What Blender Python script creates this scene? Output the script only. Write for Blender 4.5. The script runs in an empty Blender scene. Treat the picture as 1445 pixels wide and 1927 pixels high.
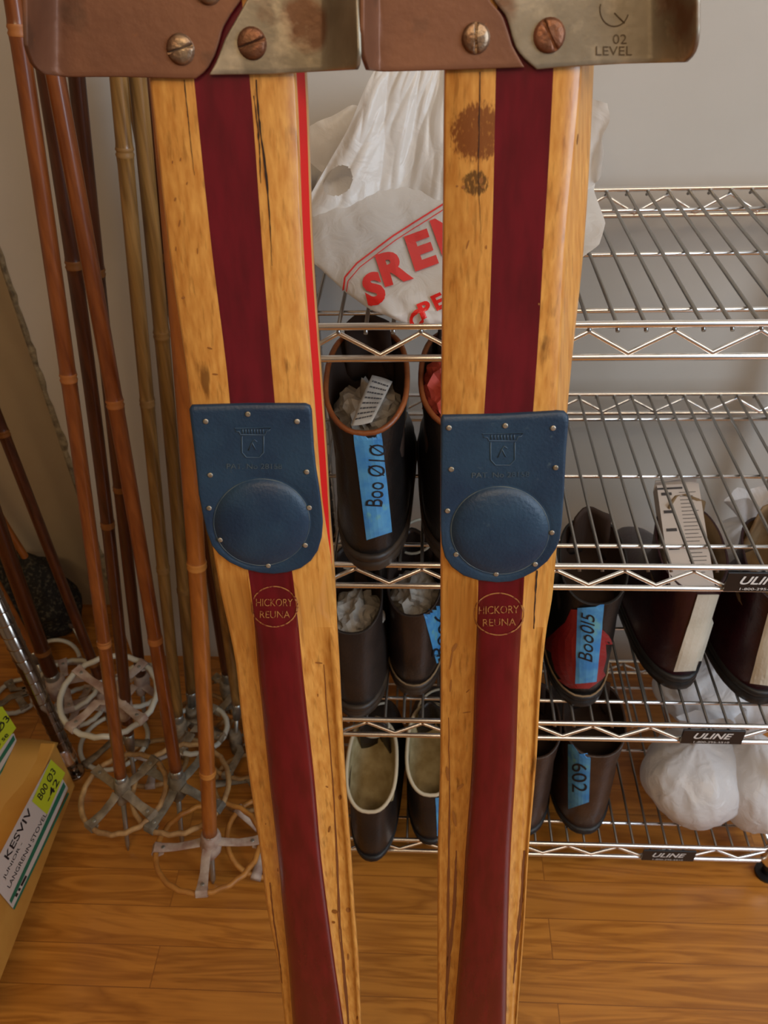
import bpy, bmesh, math, random
import numpy as np
from mathutils import Vector, Matrix, noise
from mathutils.bvhtree import BVHTree
random.seed(7)
S = bpy.context.scene
COL = S.collection
# ------------------------------------------------------------------ camera
W, H, F = 1445, 1927, 1541.65
PITCH, YAW, ROLL = 0.67467, 0.0721, -0.04101
CAM = np.array([0.0805782, -0.6520251, 1.22909772])
def _rot(p, yaw, roll):
    c, s = np.cos, np.sin
    Rz = np.array([[c(yaw), -s(yaw), 0], [s(yaw), c(yaw), 0], [0, 0, 1]])
    fwd = np.array([0, c(p), -s(p)]); up = np.array([0, s(p), c(p)]); rt = np.array([1, 0, 0.])
    r2 = c(roll) * rt + s(roll) * up; u2 = -s(roll) * rt + c(roll) * up
    return Rz @ np.stack([r2, u2, -fwd], 1)
R = _rot(PITCH, YAW, ROLL)
cam = bpy.data.cameras.new('camera'); cam_o = bpy.data.objects.new('camera', cam); COL.objects.link(cam_o)
cam.sensor_fit = 'VERTICAL'; cam.sensor_height = 36; cam.lens = F / H * 36; cam.clip_start = .02
M4 = Matrix([[*R[0], CAM[0]], [*R[1], CAM[1]], [*R[2], CAM[2]], [0, 0, 0, 1]])
cam_o.matrix_world = M4
cam.dof.use_dof = True; cam.dof.focus_distance = 0.62; cam.dof.aperture_fstop = 16.0
S.camera = cam_o
S.view_settings.view_transform = 'Standard'; S.view_settings.look = 'None'
S.view_settings.gamma = 1; S.view_settings.use_curve_mapping = False
S.view_settings.exposure = 0.0
# ------------------------------------------------------------------ light
wd = bpy.data.worlds.new('world'); S.world = wd; wd.use_nodes = True
wd.node_tree.nodes['Background'].inputs[0].default_value = (.9, .85, .8, 1)
wd.node_tree.nodes['Background'].inputs[1].default_value = .15
def area(name, loc, target, size, power, col, sy=None):
    l = bpy.data.lights.new(name, 'AREA'); l.energy = power; l.color = col
    l.shape = 'RECTANGLE'; l.size = size; l.size_y = sy or size
    o = bpy.data.objects.new(name, l); COL.objects.link(o); o.location = loc
    o.rotation_euler = (Vector(target) - Vector(loc)).to_track_quat('-Z', 'Y').to_euler()
    return o
area('ceiling_lamp_light', (.95, -.95, 2.36), (.55, -.3, 0), 1.6, 13, (1, .82, .62), .35)
area('window_light', (1.9, -1.3, 1.6), (0.1, .2, .9), 1.0, 34, (.66, .82, 1), 1.2)
area('warm_fill_light', (-.2, -1.7, 2.36), (-.1, -.1, .9), .9, 16, (1, .72, .42), .4)  # added fill with no known fixture, warms and brightens the left side

# ------------------------------------------------------------------ projection helpers (pixel of the photo -> point in the room)
def ray(x, y): return R @ np.array([(x - W / 2) / F, -(y - H / 2) / F, -1.0])
def at(x, y, axis, val):
    d = ray(x, y); s = (val - CAM[axis]) / d[axis]; return CAM + s * d
def px_of(P):
    v = (np.array(P) - CAM) @ R
    return np.array([W / 2 + F * v[0] / -v[2], H / 2 - F * v[1] / -v[2]]), -v[2]

# ------------------------------------------------------------------ object helpers
def props(o, label=None, cat=None, group=None, kind=None):
    if label: o['label'] = label
    if cat: o['category'] = cat
    if group: o['group'] = group
    if kind: o['kind'] = kind
    return o
def thing(name, loc, label, cat, group=None):
    o = bpy.data.objects.new(name, None); COL.objects.link(o); o.location = Vector(loc)
    o.empty_display_size = .02
    return props(o, label, cat, group)
def origin(o):
    v = Vector((0, 0, 0))
    while o is not None: v += o.location; o = o.parent
    return v
class MB:
    def __init__(s): s.v = []; s.f = []; s.m = []; s.sm = []
    def add(s, vs, fs, mi=0, smooth=True):
        b = len(s.v); s.v += [tuple(float(c) for c in p) for p in vs]
        for f in fs: s.f.append(tuple(i + b for i in f)); s.m.append(mi); s.sm.append(smooth)
        return b
    def box(s, c, d, rot=None, mi=0):
        c = Vector(c); vs = []
        for x in (-1, 1):
            for y in (-1, 1):
                for z in (-1, 1):
                    p = Vector((x * d[0] / 2, y * d[1] / 2, z * d[2] / 2))
                    if rot is not None: p = rot @ p
                    vs.append(c + p)
        s.add(vs, [(0, 1, 3, 2), (4, 6, 7, 5), (0, 4, 5, 1), (2, 3, 7, 6), (0, 2, 6, 4), (1, 5, 7, 3)], mi, False)
    def tube(s, pts, r, n=10, mi=0, closed=False, caps=True, mis=None):
        P = [Vector(p) for p in pts]; k = len(P)
        rr = r if hasattr(r, '__len__') else [r] * k
        T = []
        for i in range(k):
            a = P[(i - 1) % k] if (closed or i > 0) else P[0]
            b = P[(i + 1) % k] if (closed or i < k - 1) else P[-1]
            T.append((b - a).normalized())
        up = Vector((0, 0, 1)) if abs(T[0].z) < .9 else Vector((1, 0, 0))
        N = (up - T[0] * up.dot(T[0])).normalized(); vs = []
        for i in range(k):
            N = (N - T[i] * N.dot(T[i])).normalized(); B = T[i].cross(N)
            for j in range(n):
                a = 2 * math.pi * j / n
                vs.append(P[i] + (N * math.cos(a) + B * math.sin(a)) * rr[i])
        b = len(s.v); s.v += [tuple(p) for p in vs]
        for i in range(k if closed else k - 1):
            i2 = (i + 1) % k; m = mis[i] if mis else mi
            for j in range(n):
                s.f.append((b + i * n + j, b + i * n + (j + 1) % n, b + i2 * n + (j + 1) % n, b + i2 * n + j)); s.m.append(m); s.sm.append(True)
        if caps and not closed:
            s.f.append(tuple(b + j for j in range(n))[::-1]); s.m.append(mi); s.sm.append(False)
            s.f.append(tuple(b + (k - 1) * n + j for j in range(n))); s.m.append(mi); s.sm.append(False)
    def loft(s, rings, mi=0, closed=True, cap0=False, cap1=False, smooth=True, mis=None):
        n = len(rings[0]); b = len(s.v)
        for r_ in rings: s.v += [tuple(float(c) for c in p) for p in r_]
        for i in range(len(rings) - 1):
            for j in range(n if closed else n - 1):
                j2 = (j + 1) % n
                s.f.append((b + i * n + j, b + i * n + j2, b + (i + 1) * n + j2, b + (i + 1) * n + j))
                s.m.append(mis[j] if mis else mi); s.sm.append(smooth)
        if cap0: s.f.append(tuple(b + j for j in range(n))[::-1]); s.m.append(mi); s.sm.append(False)
        if cap1: s.f.append(tuple(b + (len(rings) - 1) * n + j for j in range(n))); s.m.append(mi); s.sm.append(False)
    def disc(s, c, nrm, r, h, n=16, mi=0, dome=.35):
        c = Vector(c); nrm = Vector(nrm).normalized(); a = nrm.orthogonal().normalized(); b = nrm.cross(a)
        rings = []
        for (rr, hh) in ((1, 0), (1, 1 - dome), (.85, 1 - dome * .4), (.5, 1), (.02, 1)):
            rings.append([c + (a * math.cos(t) + b * math.sin(t)) * r * rr + nrm * h * hh for t in [2 * math.pi * j / n for j in range(n)]])
        s.loft(rings, mi, cap1=True)
    def build(s, name, mats, parent=None, label=None, kind=None, recalc=True, bvh=False):
        off = origin(parent) if parent is not None else Vector((0, 0, 0))
        me = bpy.data.meshes.new(name)
        me.from_pydata([tuple(Vector(p) - off) for p in s.v], [], s.f)
        for m in (mats if isinstance(mats, (list, tuple)) else [mats]): me.materials.append(m)
        me.polygons.foreach_set('material_index', s.m); me.polygons.foreach_set('use_smooth', s.sm)
        if recalc:
            bm = bmesh.new(); bm.from_mesh(me); bmesh.ops.recalc_face_normals(bm, faces=bm.faces); bm.to_mesh(me); bm.free()
        me.update()
        o = bpy.data.objects.new(name, me); COL.objects.link(o)
        if parent is not None: o.parent = parent
        else:
            # origin at the base of the thing
            xs = [p[0] for p in s.v]; ys = [p[1] for p in s.v]; zs = [p[2] for p in s.v]
            c = Vector(((min(xs) + max(xs)) / 2, (min(ys) + max(ys)) / 2, min(zs)))
            me.transform(Matrix.Translation(-c)); o.location = c
        return props(o, label, None, None, kind)
    def bvh(s): return BVHTree.FromPolygons([Vector(v) for v in s.v], s.f)
def solidify(o, t, off=0):
    m = o.modifiers.new('s', 'SOLIDIFY'); m.thickness = t; m.offset = off
def bevel(o, w, seg=2):
    m = o.modifiers.new('b', 'BEVEL'); m.width = w; m.segments = seg; m.limit_method = 'ANGLE'; m.angle_limit = math.radians(40)
def fbm(p, sc, oc=4):
    v = 0; a = 1
    for i in range(oc):
        v += a * noise.noise(Vector(p) * sc); sc *= 2.03; a *= .5
    return v
def ridge(p, sc, oc=3):
    v = 0; a = 1
    for i in range(oc):
        v += a * (1 - abs(noise.noise(Vector(p) * sc)) * 2); sc *= 2.1; a *= .5
    return v - 1

# ------------------------------------------------------------------ materials
def mat(name, col, rough=.5, metal=0, col2=None, scale=(20, 20, 20), ns=1.0, bump=0, bscale=60, detail=6, lo=.35, hi=.65,
        coat=0, alpha=1, trans=0, sub=0, spots=None, distort=0, spec=None):
    m = bpy.data.materials.new(name); m.use_nodes = True; nt = m.node_tree; N = nt.nodes; L = nt.links
    b = N['Principled BSDF']; b.inputs['Roughness'].default_value = rough; b.inputs['Metallic'].default_value = metal
    b.inputs['Base Color'].default_value = (*col, 1)
    if coat: b.inputs['Coat Weight'].default_value = coat; b.inputs['Coat Roughness'].default_value = .12
    if spec is not None: b.inputs['Specular IOR Level'].default_value = spec
    if sub: b.inputs['Subsurface Weight'].default_value = sub; b.inputs['Subsurface Radius'].default_value = (.02, .02, .02); b.inputs['Subsurface Scale'].default_value = .5
    if trans: b.inputs['Transmission Weight'].default_value = trans
    b.inputs['Alpha'].default_value = alpha
    tc = N.new('ShaderNodeTexCoord')
    # world position so that every separately built part shares one grain
    geo = N.new('ShaderNodeNewGeometry'); P = geo.outputs['Position']
    cur = None
    if col2:
        mp = N.new('ShaderNodeMapping'); mp.inputs['Scale'].default_value = scale; L.new(P, mp.inputs[0])
        nz = N.new('ShaderNodeTexNoise'); nz.inputs['Scale'].default_value = ns; nz.inputs['Detail'].default_value = detail
        nz.inputs['Distortion'].default_value = distort
        L.new(mp.outputs[0], nz.inputs[0])
        rp = N.new('ShaderNodeValToRGB'); rp.color_ramp.elements[0].position = lo; rp.color_ramp.elements[1].position = hi
        rp.color_ramp.elements[0].color = (*col, 1); rp.color_ramp.elements[1].color = (*col2, 1)
        L.new(nz.outputs[0], rp.inputs[0]); cur = rp.outputs[0]
    for sp in (spots or []):
        # worn or rusted patch: threshold of noise (optionally inside a radius round a point)
        mp2 = N.new('ShaderNodeMapping'); mp2.inputs['Scale'].default_value = sp.get('scale', (60, 60, 60)); L.new(P, mp2.inputs[0])
        n2 = N.new('ShaderNodeTexNoise'); n2.inputs['Scale'].default_value = 1; n2.inputs['Detail'].default_value = 5; L.new(mp2.outputs[0], n2.inputs[0])
        val = n2.outputs[0]
        if 'at' in sp:
            vd = N.new('ShaderNodeVectorMath'); vd.operation = 'DISTANCE'; L.new(P, vd.inputs[0]); vd.inputs[1].default_value = sp['at']
            mr = N.new('ShaderNodeMapRange'); mr.inputs[1].default_value = sp['r'] * .6; mr.inputs[2].default_value = sp['r'] * 1.15
            mr.inputs[3].default_value = .3; mr.inputs[4].default_value = -.5; L.new(vd.outputs['Value'], mr.inputs[0])
            ad = N.new('ShaderNodeMath'); ad.operation = 'ADD'; L.new(val, ad.inputs[0]); L.new(mr.outputs[0], ad.inputs[1]); val = ad.outputs[0]
        r2 = N.new('ShaderNodeValToRGB'); r2.color_ramp.elements[0].position = sp.get('lo', .6); r2.color_ramp.elements[1].position = sp.get('hi', .68)
        L.new(val, r2.inputs[0])
        mx = N.new('ShaderNodeMix'); mx.data_type = 'RGBA'
        ml = N.new('ShaderNodeMath'); ml.operation = 'MULTIPLY'; ml.inputs[1].default_value = sp.get('amt', 1); L.new(r2.outputs[0], ml.inputs[0])
        L.new(ml.outputs[0], mx.inputs[0])
        if cur: L.new(cur, mx.inputs[6])
        else: mx.inputs[6].default_value = (*col, 1)
        mx.inputs[7].default_value = (*sp['col'], 1); cur = mx.outputs[2]
    if cur: L.new(cur, b.inputs['Base Color'])
    if bump:
        n3 = N.new('ShaderNodeTexNoise'); n3.inputs['Scale'].default_value = bscale; n3.inputs['Detail'].default_value = 4
        L.new(P, n3.inputs[0]); bp = N.new('ShaderNodeBump'); bp.inputs['Strength'].default_value = bump; bp.inputs['Distance'].default_value = .002
        L.new(n3.outputs[0], bp.inputs['Height']); L.new(bp.outputs[0], b.inputs['Normal'])
    return m
def lin(r, g, b): return tuple(((c / 255) / 12.92 if c / 255 < .04045 else ((c / 255 + .055) / 1.055) ** 2.4) for c in (r, g, b))

wood_spots = [dict(scale=(90, 90, 14), col=lin(95, 55, 18), lo=.66, hi=.74, amt=.75), dict(scale=(420, 300, 4), col=lin(130, 80, 25), lo=.56, hi=.7, amt=.45)]
def ski_wood(name, extra=[]):
    return mat(name, lin(184, 116, 44), .36, col2=lin(226, 168, 86), scale=(330, 330, 1.8), ns=1.0, detail=4, lo=.2, hi=.8, coat=.25, bump=.03, bscale=300, spots=wood_spots + extra)
M_maroon = mat('maroon_lacquer', lin(88, 10, 22), .26, col2=lin(104, 14, 28), scale=(120, 120, 6), coat=.55, bump=.05, bscale=150)
M_red = mat('red_paint', lin(214, 22, 20), .55, spec=.2)
M_base = mat('ski_base', lin(120, 70, 30), .4)
M_blue = mat('blue_leather', lin(24, 46, 70), .46, col2=lin(36, 62, 84), scale=(30, 30, 30), bump=.16, bscale=500, spots=[dict(scale=(170, 170, 170), col=lin(90, 108, 115), lo=.68, hi=.8, amt=.4)])
M_blue_worn = mat('worn_blue_leather', lin(44, 66, 86), .5, col2=lin(84, 94, 96), scale=(90, 90, 90), bump=.2, bscale=400)
M_nail = mat('nail_head', lin(200, 192, 178), .35, .7, col2=lin(150, 140, 120), scale=(300, 300, 300))
M_crack = mat('crack', lin(44, 24, 10), .8)
M_seam = mat('dark_seam', lin(112, 62, 24), .6)
M_stamp = mat('stamp_gilt', lin(165, 112, 62), .5, spots=[dict(scale=(500, 500, 500), col=lin(105, 30, 28), lo=.5, hi=.62)])
M_rust = mat('rusty_steel', lin(112, 72, 50), .5, .3, col2=lin(130, 86, 60), scale=(22, 22, 22), bump=.12, bscale=200, spots=[dict(scale=(120, 120, 120), col=lin(190, 110, 40), lo=.7, hi=.8, amt=.6), dict(scale=(40, 40, 40), col=lin(80, 56, 40), lo=.58, hi=.7, amt=.6)])
_n = np.array([0, -1, .2225]); _n = _n / np.linalg.norm(_n); _r = ray(578, 45); U_steel = CAM + _r * ((-(CAM - np.array([0, -.207, 1.146])) @ _n) / (_r @ _n))
M_steel = mat('worn_steel', lin(168, 158, 140), .4, .6, col2=lin(128, 118, 100), scale=(26, 26, 26), bump=.08, bscale=220, spots=[dict(scale=(60, 60, 40), col=lin(112, 70, 46), at=tuple(U_steel), r=.016, lo=.4, hi=.75, amt=.8), dict(scale=(60, 60, 60), col=lin(205, 190, 165), lo=.56, hi=.7, amt=.6), dict(scale=(24, 24, 24), col=lin(110, 66, 40), lo=.58, hi=.68, amt=.75)])
M_screw = mat('screw_head', lin(178, 160, 135), .4, .8, col2=lin(120, 85, 62), scale=(70, 70, 70), bump=.3, bscale=300)
M_screw_r = mat('rusty_screw_head', lin(150, 100, 75), .45, .7, col2=lin(105, 72, 50), scale=(90, 90, 90), bump=.3, bscale=300)
M_dark = mat('dark_gap', lin(20, 14, 10), .8)
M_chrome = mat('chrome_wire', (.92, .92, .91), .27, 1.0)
M_chrome_dim = mat('deck_wire', (.36, .35, .33), .3, 1.0)  # same chrome; darker base stands in for dim reflections on the deck
M_chrome_post = mat('chrome_post', (.42, .37, .32), .16, 1.0)
M_plate = mat('black_plastic', lin(22, 20, 20), .4)
M_white_ink = mat('white_print', lin(225, 225, 222), .5)
M_black_ink = mat('black_ink', lin(22, 20, 26), .6)
M_red_ink = mat('red_print', lin(222, 36, 32), .35, coat=.2)
M_tape = mat('blue_tape', lin(58, 128, 190), .5, col2=lin(88, 158, 200), scale=(60, 60, 60), spots=[dict(scale=(70, 70, 40), col=lin(110, 170, 165), lo=.6, hi=.66, amt=.7)])
M_wallR = mat('wall_paint', lin(188, 182, 172), .7, col2=lin(196, 190, 181), scale=(4, 4, 4), bump=.1, bscale=40)
M_wallL = mat('wall_paint_shaded', lin(176, 158, 128), .7, col2=lin(188, 170, 140), scale=(4, 4, 4), bump=.1, bscale=40)  # same wall paint, with the shade of the recess put into its colour
M_chip = mat('chipped_plaster', lin(150, 138, 112), .8, col2=lin(95, 84, 66), scale=(90, 90, 90), bump=.8, bscale=90)
M_ceil = mat('ceiling_paint', lin(215, 205, 190), .8)
def plastic(name, col, t=.35, scale=30, rough=.32):
    m = bpy.data.materials.new(name); m.use_nodes = True; nt = m.node_tree; N = nt.nodes; L = nt.links
    b = N['Principled BSDF']; b.inputs['Base Color'].default_value = (*col, 1); b.inputs['Roughness'].default_value = rough
    tr = N.new('ShaderNodeBsdfTranslucent'); tr.inputs[0].default_value = (*[min(1, c * 1.05) for c in col], 1)
    mx = N.new('ShaderNodeMixShader'); mx.inputs[0].default_value = t
    geo = N.new('ShaderNodeNewGeometry'); nz = N.new('ShaderNodeTexNoise'); nz.inputs['Scale'].default_value = scale; nz.inputs['Detail'].default_value = 5
    nz.inputs['Distortion'].default_value = 1.2; L.new(geo.outputs['Position'], nz.inputs[0])
    bp = N.new('ShaderNodeBump'); bp.inputs['Strength'].default_value = .6; bp.inputs['Distance'].default_value = .004
    L.new(nz.outputs[0], bp.inputs['Height']); L.new(bp.outputs[0], b.inputs['Normal'])
    L.new(b.outputs[0], mx.inputs[1]); L.new(tr.outputs[0], mx.inputs[2]); L.new(mx.outputs[0], N['Material Output'].inputs[0])
    return m
M_bag = plastic('white_plastic_film', lin(236, 232, 226))
M_bag2 = plastic('thin_plastic_film', lin(232, 230, 230), .3, 45)

# ------------------------------------------------------------------ the room
def quad(name, pts, m, label=None):
    mb = MB(); mb.add(pts, [(0, 1, 2, 3)], 0, False); o = mb.build(name, m, kind='structure'); return o
def slab(name, lo, hi, m):
    mb = MB(); mb.box([(a + b) / 2 for a, b in zip(lo, hi)], [b - a for a, b in zip(lo, hi)]); return mb.build(name, m, kind='structure')
YW = .42; XC = -.512
# floor material: oak strips running along X
def floor_mat():
    m = bpy.data.materials.new('oak_strip_floor'); m.use_nodes = True; nt = m.node_tree; N = nt.nodes; L = nt.links
    b = N['Principled BSDF']; b.inputs['Roughness'].default_value = .3; b.inputs['Coat Weight'].default_value = .3; b.inputs['Coat Roughness'].default_value = .2
    geo = N.new('ShaderNodeNewGeometry'); mp = N.new('ShaderNodeMapping'); L.new(geo.outputs['Position'], mp.inputs[0])
    mp.inputs['Location'].default_value = (.31, .018, 0)
    br = N.new('ShaderNodeTexBrick'); br.inputs['Scale'].default_value = 1; br.inputs['Brick Width'].default_value = .9; br.inputs['Row Height'].default_value = .0572
    br.inputs['Mortar Size'].default_value = .0007; br.inputs['Mortar Smooth'].default_value = .3; br.inputs['Bias'].default_value = 0
    br.offset = .37; br.offset_frequency = 2
    br.inputs['Color1'].default_value = (0, 0, 0, 1); br.inputs['Color2'].default_value = (1, 1, 1, 1); br.inputs['Mortar'].default_value = (.5, .5, .5, 1)
    L.new(mp.outputs[0], br.inputs[0])
    # per-board offset of the grain
    add = N.new('ShaderNodeVectorMath'); add.operation = 'MULTIPLY_ADD'; add.inputs[1].default_value = (3, 3, 3)
    L.new(br.outputs[0], add.inputs[0]); L.new(mp.outputs[0], add.inputs[2])
    m2 = N.new('ShaderNodeMapping'); m2.inputs['Scale'].default_value = (2.6, 22, 1); L.new(add.outputs[0], m2.inputs[0])
    n1 = N.new('ShaderNodeTexNoise'); n1.inputs['Scale'].default_value = 1; n1.inputs['Detail'].default_value = 3; n1.inputs['Distortion'].default_value = 1.6; L.new(m2.outputs[0], n1.inputs[0])
    mm = N.new('ShaderNodeMath'); mm.operation = 'MULTIPLY'; mm.inputs[1].default_value = 9; L.new(n1.outputs[0], mm.inputs[0])
    fr = N.new('ShaderNodeMath'); fr.operation = 'PINGPONG'; fr.inputs[1].default_value = 1; L.new(mm.outputs[0], fr.inputs[0])
    m3 = N.new('ShaderNodeMapping'); m3.inputs['Scale'].default_value = (12, 260, 1); L.new(add.outputs[0], m3.inputs[0])
    n2 = N.new('ShaderNodeTexNoise'); n2.inputs['Scale'].default_value = 1; n2.inputs['Detail'].default_value = 4; L.new(m3.outputs[0], n2.inputs[0])
    c1 = N.new('ShaderNodeValToRGB'); c1.color_ramp.elements[0].color = (*lin(142, 80, 24), 1); c1.color_ramp.elements[1].color = (*lin(214, 142, 58), 1)
    c1.color_ramp.elements[0].position = .0; c1.color_ramp.elements[1].position = .8
    L.new(fr.outputs[0], c1.inputs[0])
    c2 = N.new('ShaderNodeValToRGB'); c2.color_ramp.elements[0].color = (*lin(156, 92, 28), 1); c2.color_ramp.elements[1].color = (*lin(210, 140, 56), 1)
    L.new(n2.outputs[0], c2.inputs[0])
    x1 = N.new('ShaderNodeMix'); x1.data_type = 'RGBA'; x1.inputs[0].default_value = .55; L.new(c1.outputs[0], x1.inputs[6]); L.new(c2.outputs[0], x1.inputs[7])
    x2 = N.new('ShaderNodeMix'); x2.data_type = 'RGBA'; x2.blend_type = 'MULTIPLY'; x2.inputs[0].default_value = .35
    c3 = N.new('ShaderNodeValToRGB'); c3.color_ramp.elements[0].color = (.42, .36, .30, 1); c3.color_ramp.elements[1].color = (1, 1, 1, 1)
    L.new(br.outputs[0], c3.inputs[0]); L.new(x1.outputs[2], x2.inputs[6]); L.new(c3.outputs[0], x2.inputs[7])
    x3 = N.new('ShaderNodeMix'); x3.data_type = 'RGBA'; L.new(br.outputs['Fac'], x3.inputs[0]); L.new(x2.outputs[2], x3.inputs[6]); x3.inputs[7].default_value = (*lin(140, 84, 32), 1)
    L.new(x3.outputs[2], b.inputs['Base Color'])
    return m
slab('floor', (-2, -3, -.03), (2.2, 1.0, 0), floor_mat())
slab('ceiling', (-2, -3, 2.4), (2.2, 1.0, 2.43), M_ceil)
slab('wall_back', (XC, YW, 0), (2.2, YW + .5, 2.4), M_wallR)
slab('wall_alcove', (-2, .56, 0), (XC, .6, 2.4), M_wallL)
slab('wall_left', (-2.04, -3, 0), (-2, 1.0, 2.4), M_wallL)
slab('wall_front', (-2, -3.04, 0), (2.2, -3, 2.4), M_wallR)
slab('wall_right', (2.2, -3, 0), (2.24, 1.0, 2.4), M_wallR)
# chipped plaster along the wall's outer corner
mb = MB(); rg = []
for i in range(90):
    z = .2 + i * .014
    w = .006 + .010 * max(0, fbm((0, 0, z), 9)) + .004 * fbm((3, 0, z), 50)
    rg.append([(XC - .002, YW + .02, z), (XC - .0025, YW - .002, z), (XC - .001 + w * .4, YW - .003 - .002 * random.random(), z), (XC + w, YW - .0005, z)])
mb.loft(rg, closed=False, smooth=False); mb.build('trim_1', M_chip, kind='structure')

# ------------------------------------------------------------------ text and decals
def font_mesh(txt, bold=0, shear=0):
    cu = bpy.data.curves.new('t', 'FONT'); cu.body = txt; cu.align_x = 'CENTER'; cu.align_y = 'CENTER'; cu.offset = bold; cu.shear = shear; cu.resolution_u = 4
    o = bpy.data.objects.new('t', cu); COL.objects.link(o)
    dg = bpy.context.evaluated_depsgraph_get(); me = bpy.data.meshes.new_from_object(o.evaluated_get(dg))
    bpy.data.objects.remove(o); bm = bmesh.new(); bm.from_mesh(me); bpy.data.meshes.remove(me); bpy.data.curves.remove(cu)
    bmesh.ops.triangulate(bm, faces=bm.faces)
    vs = [v.co.copy() for v in bm.verts]; fs = [tuple(v.index for v in f.verts) for f in bm.faces]; bm.free()
    xs = [v.x for v in vs]; ys = [v.y for v in vs]
    cx, cy, w, h = (min(xs) + max(xs)) / 2, (min(ys) + max(ys)) / 2, max(xs) - min(xs), max(ys) - min(ys)
    return [((v.x - cx) / w, (v.y - cy) / h) for v in vs], fs
def subdiv(vs, fs, n):
    for _ in range(n):
        vs = list(vs); ed = {}; nf = []
        def mid(a, b):
            k = (min(a, b), max(a, b))
            if k not in ed: ed[k] = len(vs); vs.append(((vs[a][0] + vs[b][0]) / 2, (vs[a][1] + vs[b][1]) / 2))
            return ed[k]
        for a, b, c in fs:
            x, y, z = mid(a, b), mid(b, c), mid(c, a); nf += [(a, x, z), (x, b, y), (z, y, c), (x, y, z)]
        fs = nf
    return vs, fs
def hit(bvh, x, y, off):
    d = Vector(ray(x, y)).normalized(); loc, n, i, dist = bvh.ray_cast(Vector(CAM), d)
    if loc is None: return None
    if n.dot(d) > 0: n = -n
    return loc + n * off
def drape(mb, uv, fs, fn, bvh, off, mi=0):
    """lay flat 2-D shapes (given through fn: uv -> photo pixel) on a built surface"""
    P = [hit(bvh, *fn(u, v), off) for u, v in uv]; mp = {}; vs = []
    for i, p in enumerate(P):
        if p is not None: mp[i] = len(vs); vs.append(p)
    ff = []
    for f in fs:
        if all(i in mp for i in f):
            g = [mp[i] for i in f]; 
            if max((vs[g[0]] - vs[g[1]]).length, (vs[g[1]] - vs[g[2]]).length, (vs[g[2]] - vs[g[0]]).length) < .05: ff.append(tuple(g))
    mb.add(vs, ff, mi, False)
def text_on(mb, txt, c, ux, uy, bvh, off=.0006, bold=.0, shear=0, n=1, mi=0):
    """c centre px; ux full-width px vector; uy full-height px vector (towards the letters' top)"""
    uv, fs = font_mesh(txt, bold, shear); uv, fs = subdiv(uv, fs, n)
    drape(mb, uv, fs, lambda u, v: (c[0] + ux[0] * u + uy[0] * v, c[1] + ux[1] * u + uy[1] * v), bvh, off, mi)
def patch_on(mb, quadpx, bvh, off=.0005, nu=6, nv=14, mi=0):
    a, b, c, d = [np.array(p, float) for p in quadpx]  # TL TR BR BL
    uv = [(i / nu, j / nv) for j in range(nv + 1) for i in range(nu + 1)]; fs = []
    for j in range(nv):
        for i in range(nu):
            k = j * (nu + 1) + i; fs += [(k, k + 1, k + nu + 2), (k, k + nu + 2, k + nu + 1)]
    def fn(u, v): p = (a * (1 - u) + b * u) * (1 - v) + (d * (1 - u) + c * u) * v; return p[0], p[1]
    drape(mb, uv, fs, fn, bvh, off, mi)

# ------------------------------------------------------------------ wire shelving
U_ = .072; DEP = .356
HZ = [.912, .63331, .36438, .07526]
XL, XR = -.080, .594
def shelf_mesh(xl, xr, yf, yb, z, mb, axis='x', mb_deck=None):
    """one wire shelf: deck wires, cross rods, trussed rims; axis x: long rims run along X"""
    def pt(a, b, c): return (a, b, c) if axis == 'x' else (b, a, c)
    rr = .0033
    for y in (yf, yb):
        s = 1 if y == yf else -1
        mb.tube([pt(xl + .012, y + s * .006, z), pt(xl + .022, y, z), pt(xr - .022, y, z), pt(xr - .012, y + s * .006, z)], rr)
        mb.tube([pt(xl + .012, y + s * .006, z - .031), pt(xl + .022, y, z - .031), pt(xr - .022, y, z - .031), pt(xr - .012, y + s * .006, z - .031)], rr)
        pts = []; k = math.ceil((xl + .012) / (U_ / 2))
        x = k * U_ / 2
        while x < xr - .012:
            top = (k % 2 == 0); pts.append(pt(x, y + s * .001, z - .0065 if top else z - .028))
            k += 1; x = k * U_ / 2
        mb.tube(pts, .0026, 8)
    for x in (xl, xr):
        mb.tube([pt(x, yf + .01, z), pt(x, yb - .01, z)], rr); mb.tube([pt(x, yf + .01, z - .031), pt(x, yb - .01, z - .031)], rr)
        pts = [pt(x, yf + .02 + i * .033, z - .006 if i % 2 else z - .028) for i in range(int((yb - yf - .04) / .033) + 1)]
        mb.tube(pts, .0026, 8)
        for y in (yf + .004, yb - .004):
            c = pt(x + (.0 if x == xl else -.0), y, z - .015)
            rings = []
            for dz, r_ in ((-.022, .0168), (-.018, .0178), (.014, .0160), (.018, .0152)):
                rings.append([(c[0] + math.cos(t) * r_, c[1] + math.sin(t) * r_, c[2] + dz) for t in [2 * math.pi * j / 20 for j in range(20)]])
            mb.loft(rings, cap0=True, cap1=True)
    d = mb_deck or mb
    for fr in (.1, .50, .87):
        pass
    for y in (yf + .040, yf + .170, yf + .300) if yb - yf > .355 else (yf + .105, yf + .235, yb - .026):
        d_ = mb; d_.tube([pt(xl, y, z - .006), pt(xr, y, z - .006)], .0024, 8)
    k = math.ceil((xl + .01) / .024)
    while k * .024 < xr - .008:
        x = k * .024
        d.tube([pt(x, yf - .001, z - .0065), pt(x, yf + .004, z - .0025), pt(x, yb - .004, z - .0025), pt(x, yb + .001, z - .0065)], .0019, 8)
        k += 1
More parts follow.
